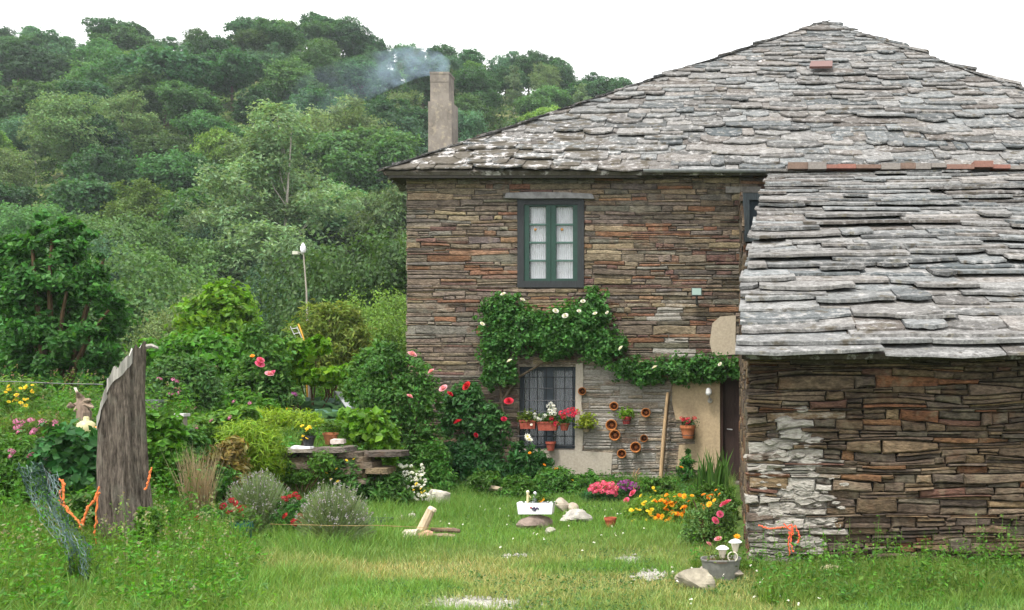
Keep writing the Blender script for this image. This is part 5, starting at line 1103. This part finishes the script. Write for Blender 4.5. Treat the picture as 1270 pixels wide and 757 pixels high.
# clover and small broad leaves in the lawn
n = 26000; Y = 7.3+9.5*R.random(n)**1.3; X = R.uniform(-.72,.3,n)*Y; k0 = free(X,Y)&(fbm(X*1.1,Y*1.1,77)>.5)&(gravelness(X,Y)<.4); X,Y=X[k0],Y[k0]; n=len(X)
q = MB(); q.leaves(np.stack([X,Y,terr(X,Y)+R.uniform(.01,.05,n)],1), R.normal(size=(n,3))*.35+[0,0,1], R.uniform(.018,.04,n), .85, vary((.055,.135,.03),n,.3,.12))
tag(q.build('clover_leaves', M['grass']), 'low clover leaves growing through the lawn', None, None, 'stuff')
n = 260; Y = 7.4+6*R.random(n); X = R.uniform(-.62,.12,n)*Y; k0 = free(X,Y)&(fbm(X*.6,Y*.6,78)>.48); X,Y=X[k0],Y[k0]; n=len(X)
q = MB(); q.leaves(np.repeat(np.stack([X,Y,terr(X,Y)+R.uniform(.05,.10,n)],1),3,0)+R.normal(size=(3*n,3))*.005, R.normal(size=(3*n,3))*.5+[0,-.3,1], .02, .9, vary((.75,.75,.66),3*n,.12,.05))
tag(q.build('clover_flowers', M['petal']), 'tiny white clover flowers dotted over the lawn', None, None, 'stuff')
# tall grass and weeds: foot of the barn, left foreground, raised bed, wall foot
def weeds(name,label,n,area,hfun,colr,wide=(.006,.014),leafn=0,leafh=.6,ls=(.03,.09),lcol=(.05,.11,.03),asp=.4,seedhead=False,lcl=None):
    X,Y = area(n); k0 = free(X,Y); X,Y=X[k0],Y[k0]; h=hfun(X,Y)*R.uniform(.35,1.05,len(X)); P=np.stack([X,Y,terr(X,Y)-.01],1)
    tn = (.65+.8*fbm(X*1.6,Y*1.6,90))[:,None]; q=MB(); c=vary(colr,len(X),.3,.2)*tn
    q.blades(P,h,R.uniform(*wide,len(X)),R.uniform(.05,.55,len(X)),c,np.array([.20,.27,.09]) if seedhead else None)
    if leafn:
        nc=leafn//24; X,Y=area(nc); k0=free(X,Y); X,Y=X[k0],Y[k0]; hh=hfun(X,Y)*R.uniform(.15,1,len(X)); j=R.integers(0,len(X),leafn)
        P=np.stack([X[j],Y[j],terr(X[j],Y[j])+hh[j]*R.uniform(.3,1.1,leafn)*leafh/.6],1)+R.normal(size=(leafn,3))*np.array([.07,.07,.05])
        ct=(R.uniform(.6,1.35,len(X))[:,None]*(1+.35*(R.random((len(X),3))-.5)))[j]
        q.leaves(P,R.normal(size=(leafn,3))*.6+[0,-.2,.8],R.uniform(*ls,leafn),asp,np.clip(vary(np.array(lcol)*1.3,leafn,.3,.15)*ct,0,1))
    tag(q.build(name,M['leaf']),label,None,None,'stuff')
def stem_weeds(name,label,n,area,hr,col,ls,nl=11,tip=None):
    X,Y=area(n); k0=free(X,Y); X,Y=X[k0],Y[k0]; n=len(X); h=R.uniform(*hr,n)*(.55+.9*fbm(X*.8,Y*.8,95)); B=np.stack([X,Y,terr(X,Y)-.02],1)
    ph=R.uniform(0,6.28,n); ln=R.uniform(.02,.25,n)*h; D=np.stack([np.cos(ph)*ln,np.sin(ph)*ln,h],1); tone=np.repeat(R.uniform(.6,1.4,(n,1))*(1+.3*(R.random((n,3))-.5)),1,0)
    q=MB(); sd_=np.stack([np.sin(ph+1),np.cos(ph+1),0*ph],1)*.003
    q.add(np.stack([B-sd_,B+sd_,B+D+sd_*.5,B+D-sd_*.5],1).reshape(-1,3),np.arange(4*n).reshape(-1,4),np.repeat(np.array(col)*.9*tone,4,0))
    f=(np.arange(nl)+.5)/nl; F_=np.tile(f,(n,1))+R.normal(size=(n,nl))*.03; a_=ph[:,None]+2.4*np.arange(nl)[None]; r=(R.uniform(.5,1.1,(n,nl)))*ls*.5
    rd=np.stack([np.cos(a_),np.sin(a_),.1+0*a_],-1); P=B[:,None]+D[:,None]*F_[...,None]+rd*r[...,None]; N=np.stack([np.cos(a_)*.45,np.sin(a_)*.45,.8+0*a_],-1)+R.normal(size=(n,nl,3))*.25
    sz=ls*(1.15-.6*F_)*R.uniform(.7,1.3,(n,nl)); c=np.clip(vary(col,n*nl,.2,.1).reshape(n,nl,3)*tone[:,None],0,1)
    q.leaves(P.reshape(-1,3),N.reshape(-1,3),sz.ravel(),.5,c.reshape(-1,3))
    if tip is not None:
        k=R.random(n)<.4; Pt=np.repeat((B+D)[k],6,0); q.leaves(Pt+R.normal(size=Pt.shape)*np.array([.012,.012,.03]),R.normal(size=Pt.shape),.03,.6,vary(tip,len(Pt),.3,.15))
    tag(q.build(name,M['leaf']),label,None,None,'stuff')
def a_barn(n): Y=R.uniform(7.6,9.42,n)**1; X=R.uniform(-.35,7,n); k=~((X<.22+.1*R.random(n))&(Y<8.95)); return X[k],Y[k]
weeds('tall_grass','tall bright grass and weeds along the foot of the barn wall',48000,a_barn,lambda X,Y:(.08+.28*fbm(X*1.3,Y*1.3,81))*(1-.55*sstep(8.6,9.4,Y)),(.15,.27,.05),(.005,.010),17000,.6,(.02,.06),(.07,.15,.035),.4,True)
stem_weeds('wall_weeds','leafy weeds standing in the grass before the barn wall',640,a_barn,(.14,.48),(.10,.21,.045),.06,10)
def a_left(n):
    Y=R.uniform(6.9,13.6,n); u=R.random(n)**1.1; X=(-1.1+.62*u)*Y-.0; k=X < -(.49+.06*sstep(9.5,10.6,Y))*Y+.9*(fbm(Y*.8,X*.8,88)-.5)+R.normal(size=n)*.14; k&=~((Y<8.15)&(X/Y>-.685)&(X/Y<-.635)); return X[k],Y[k]
weeds('weeds','dense tangle of tall green weeds and grasses in the left foreground',150000,a_left,lambda X,Y:(.22+.70*fbm(X*.9,Y*.9,82))*(.5+.5*sstep(-.46,-.58,X/Y))*(.5+.5*sstep(7.4,9.5,Y)),(.12,.26,.045),(.005,.011),115000,.6,(.02,.075),(.075,.18,.035),.4,True)
def a_left_far(n):
    Y=R.uniform(9.0,14.5,n); u=R.random(n); X=(-1.1+.68*u)*Y; k=(X < -.545*Y+.4*(fbm(Y*.9,X*.9,91)-.5))&~((Y<9.9)&(np.abs(X-sbx)<.75)&(Y<9.45)); return X[k],Y[k]
stem_weeds('nettles','tall leafy nettle like weeds crowding the left of the garden',2700,a_left_far,(.5,1.05),(.085,.20,.04),.085,12)
stem_weeds('flowering_weeds','pale feathery weeds with dusty seed heads in the left foreground',2100,lambda n:a_left(n),(.25,.7),(.115,.24,.05),.055,12,(.26,.27,.16))
def a_bed(n):
    Y=R.uniform(13.2,23,n); X=R.uniform(-1.0,-.36,n)*Y; k=((X<-5.4)|(Y<HY-.1))&~((Y>15.9)&(Y<18.6)&(X>-.47*Y)&(X<-.37*Y)); return X[k],Y[k]
weeds('bed_plants','low mixed greenery filling the raised garden beds',32000,a_bed,lambda X,Y:(.12+.38*fbm(X*.7,Y*.7,83))*(1-.45*((Y<16)&(X>-.545*Y)&(X<-.36*Y))),(.10,.19,.045),(.008,.016),60000,.6,(.04,.11),(.07,.15,.038),.5)
def a_stalk(n):
    X,Y=a_bed(n); k=~((Y<16)&(X>-.545*Y)&(X<-.36*Y)); return X[k],Y[k]
stem_weeds('bed_stalks','leafy stalks of mixed garden plants in the raised beds',1800,a_stalk,(.35,.85),(.09,.20,.04),.11,11,(.30,.22,.16))
def a_wall(n): Y=R.uniform(14.6,17.25,n); X=R.uniform(-5.4,-.1,n); return X,Y
weeds('border_plants','ragged green border plants along the foot of the house wall',9000,a_wall,lambda X,Y:(.05+.30*fbm(X*1.4,Y*1.4,84))*sstep(14.4,16.6,Y),(.08,.17,.04),(.006,.013),15000,.6,(.03,.08),(.055,.13,.034),.45)
n=1500; u=R.normal(size=(n,2)); c_l=[(585,749,50,6),(780,695,13,4),(806,715,16,5),(640,690,18,2)]; pk=np.array([.80,.07,.11,.02]); j=R.choice(4,n,p=pk)
q=MB()
for k in range(n):
    px,py,rx,ry=c_l[j[k]]; yc=gy(py); y_=yc+u[k,1]*(gy(py-ry)-yc)*.6; x_=px2x(px,yc)+u[k,0]*rx/F*yc*.6; s_=R.uniform(.008,.028); z_=float(terr(x_,y_))
    if not free(np.array(x_),np.array(y_)): continue
    d=np.array([(1,0,0),(0,1,0),(-1,0,0),(0,-1,0),(0,0,.7),(0,0,-.7)],float)*s_*R.uniform(.6,1.2,(6,1)); q.add(d+[x_,y_,z_+.006],[[0,1,4],[1,2,4],[2,3,4],[3,0,4],[1,0,5],[2,1,5],[3,2,5],[0,3,5]],np.array((.36,.35,.31))*R.uniform(.6,1.2))
tag(q.build('gravel',M['rock']),'pale gravel showing through worn spots of the lawn',None,None,'stuff')

# ------------------------------------------------------------------ smoke and haze
def closed_blob(path, radii, n=16):
    q=MB(); q.tube(path, radii, n); return q
P=np.array([pt(549,96,cy),pt(546,82,cy+.05),pt(535,76,cy+.2),pt(510,78,cy+.5),pt(480,86,cy+.9),pt(445,98,cy+1.3),pt(405,112,cy+1.8),pt(370,128,cy+2.2)]); rs=np.array([.14,.22,.28,.32,.38,.45,.5,.4])
so_=closed_blob(P,rs).build('smoke',None,None,P[0]); tag(so_,'thin bluish wood smoke drifting left from the chimney',None,None,'stuff')
mt=bpy.data.materials.new('smoke'); mt.use_nodes=True; tt=mt.node_tree; tt.nodes.clear(); ou=tt.nodes.new('ShaderNodeOutputMaterial'); pv=tt.nodes.new('ShaderNodeVolumePrincipled'); pv.inputs['Color'].default_value=(.60,.78,1,1); pv.inputs['Anisotropy'].default_value=.2
tc=tt.nodes.new('ShaderNodeTexCoord'); nz=tt.nodes.new('ShaderNodeTexNoise'); nz.inputs['Scale'].default_value=2.2; nz.inputs['Detail'].default_value=4; tt.links.new(tc.outputs['Object'],nz.inputs['Vector'])
mrr=tt.nodes.new('ShaderNodeMapRange'); mrr.inputs[1].default_value=.42; mrr.inputs[2].default_value=.72; mrr.inputs[3].default_value=0; mrr.inputs[4].default_value=2.2; tt.links.new(nz.outputs['Fac'],mrr.inputs[0])
sx=tt.nodes.new('ShaderNodeSeparateXYZ'); tt.links.new(tc.outputs['Object'],sx.inputs[0]); m2=tt.nodes.new('ShaderNodeMapRange'); m2.inputs[1].default_value=-2.0; m2.inputs[2].default_value=0; m2.inputs[3].default_value=.05; m2.inputs[4].default_value=1.0; tt.links.new(sx.outputs[0],m2.inputs[0])
mu=tt.nodes.new('ShaderNodeMath'); mu.operation='MULTIPLY'; tt.links.new(mrr.outputs[0],mu.inputs[0]); tt.links.new(m2.outputs[0],mu.inputs[1]); tt.links.new(mu.outputs[0],pv.inputs['Density']); tt.links.new(pv.outputs[0],ou.inputs['Volume']); so_.data.materials.append(mt)
HAZE=.00032
if HAZE:
    q=MB(); q.box(-195,135,-28,235,-60,95); hz_=q.build('haze',None); tag(hz_,'thin pale summer haze over the valley',None,None,'stuff')
    mt=bpy.data.materials.new('haze'); mt.use_nodes=True; tt=mt.node_tree; tt.nodes.clear(); ou=tt.nodes.new('ShaderNodeOutputMaterial'); pv=tt.nodes.new('ShaderNodeVolumePrincipled'); pv.inputs['Color'].default_value=(.84,.92,1,1); pv.inputs['Density'].default_value=HAZE; tt.links.new(pv.outputs[0],ou.inputs['Volume']); hz_.data.materials.append(mt)
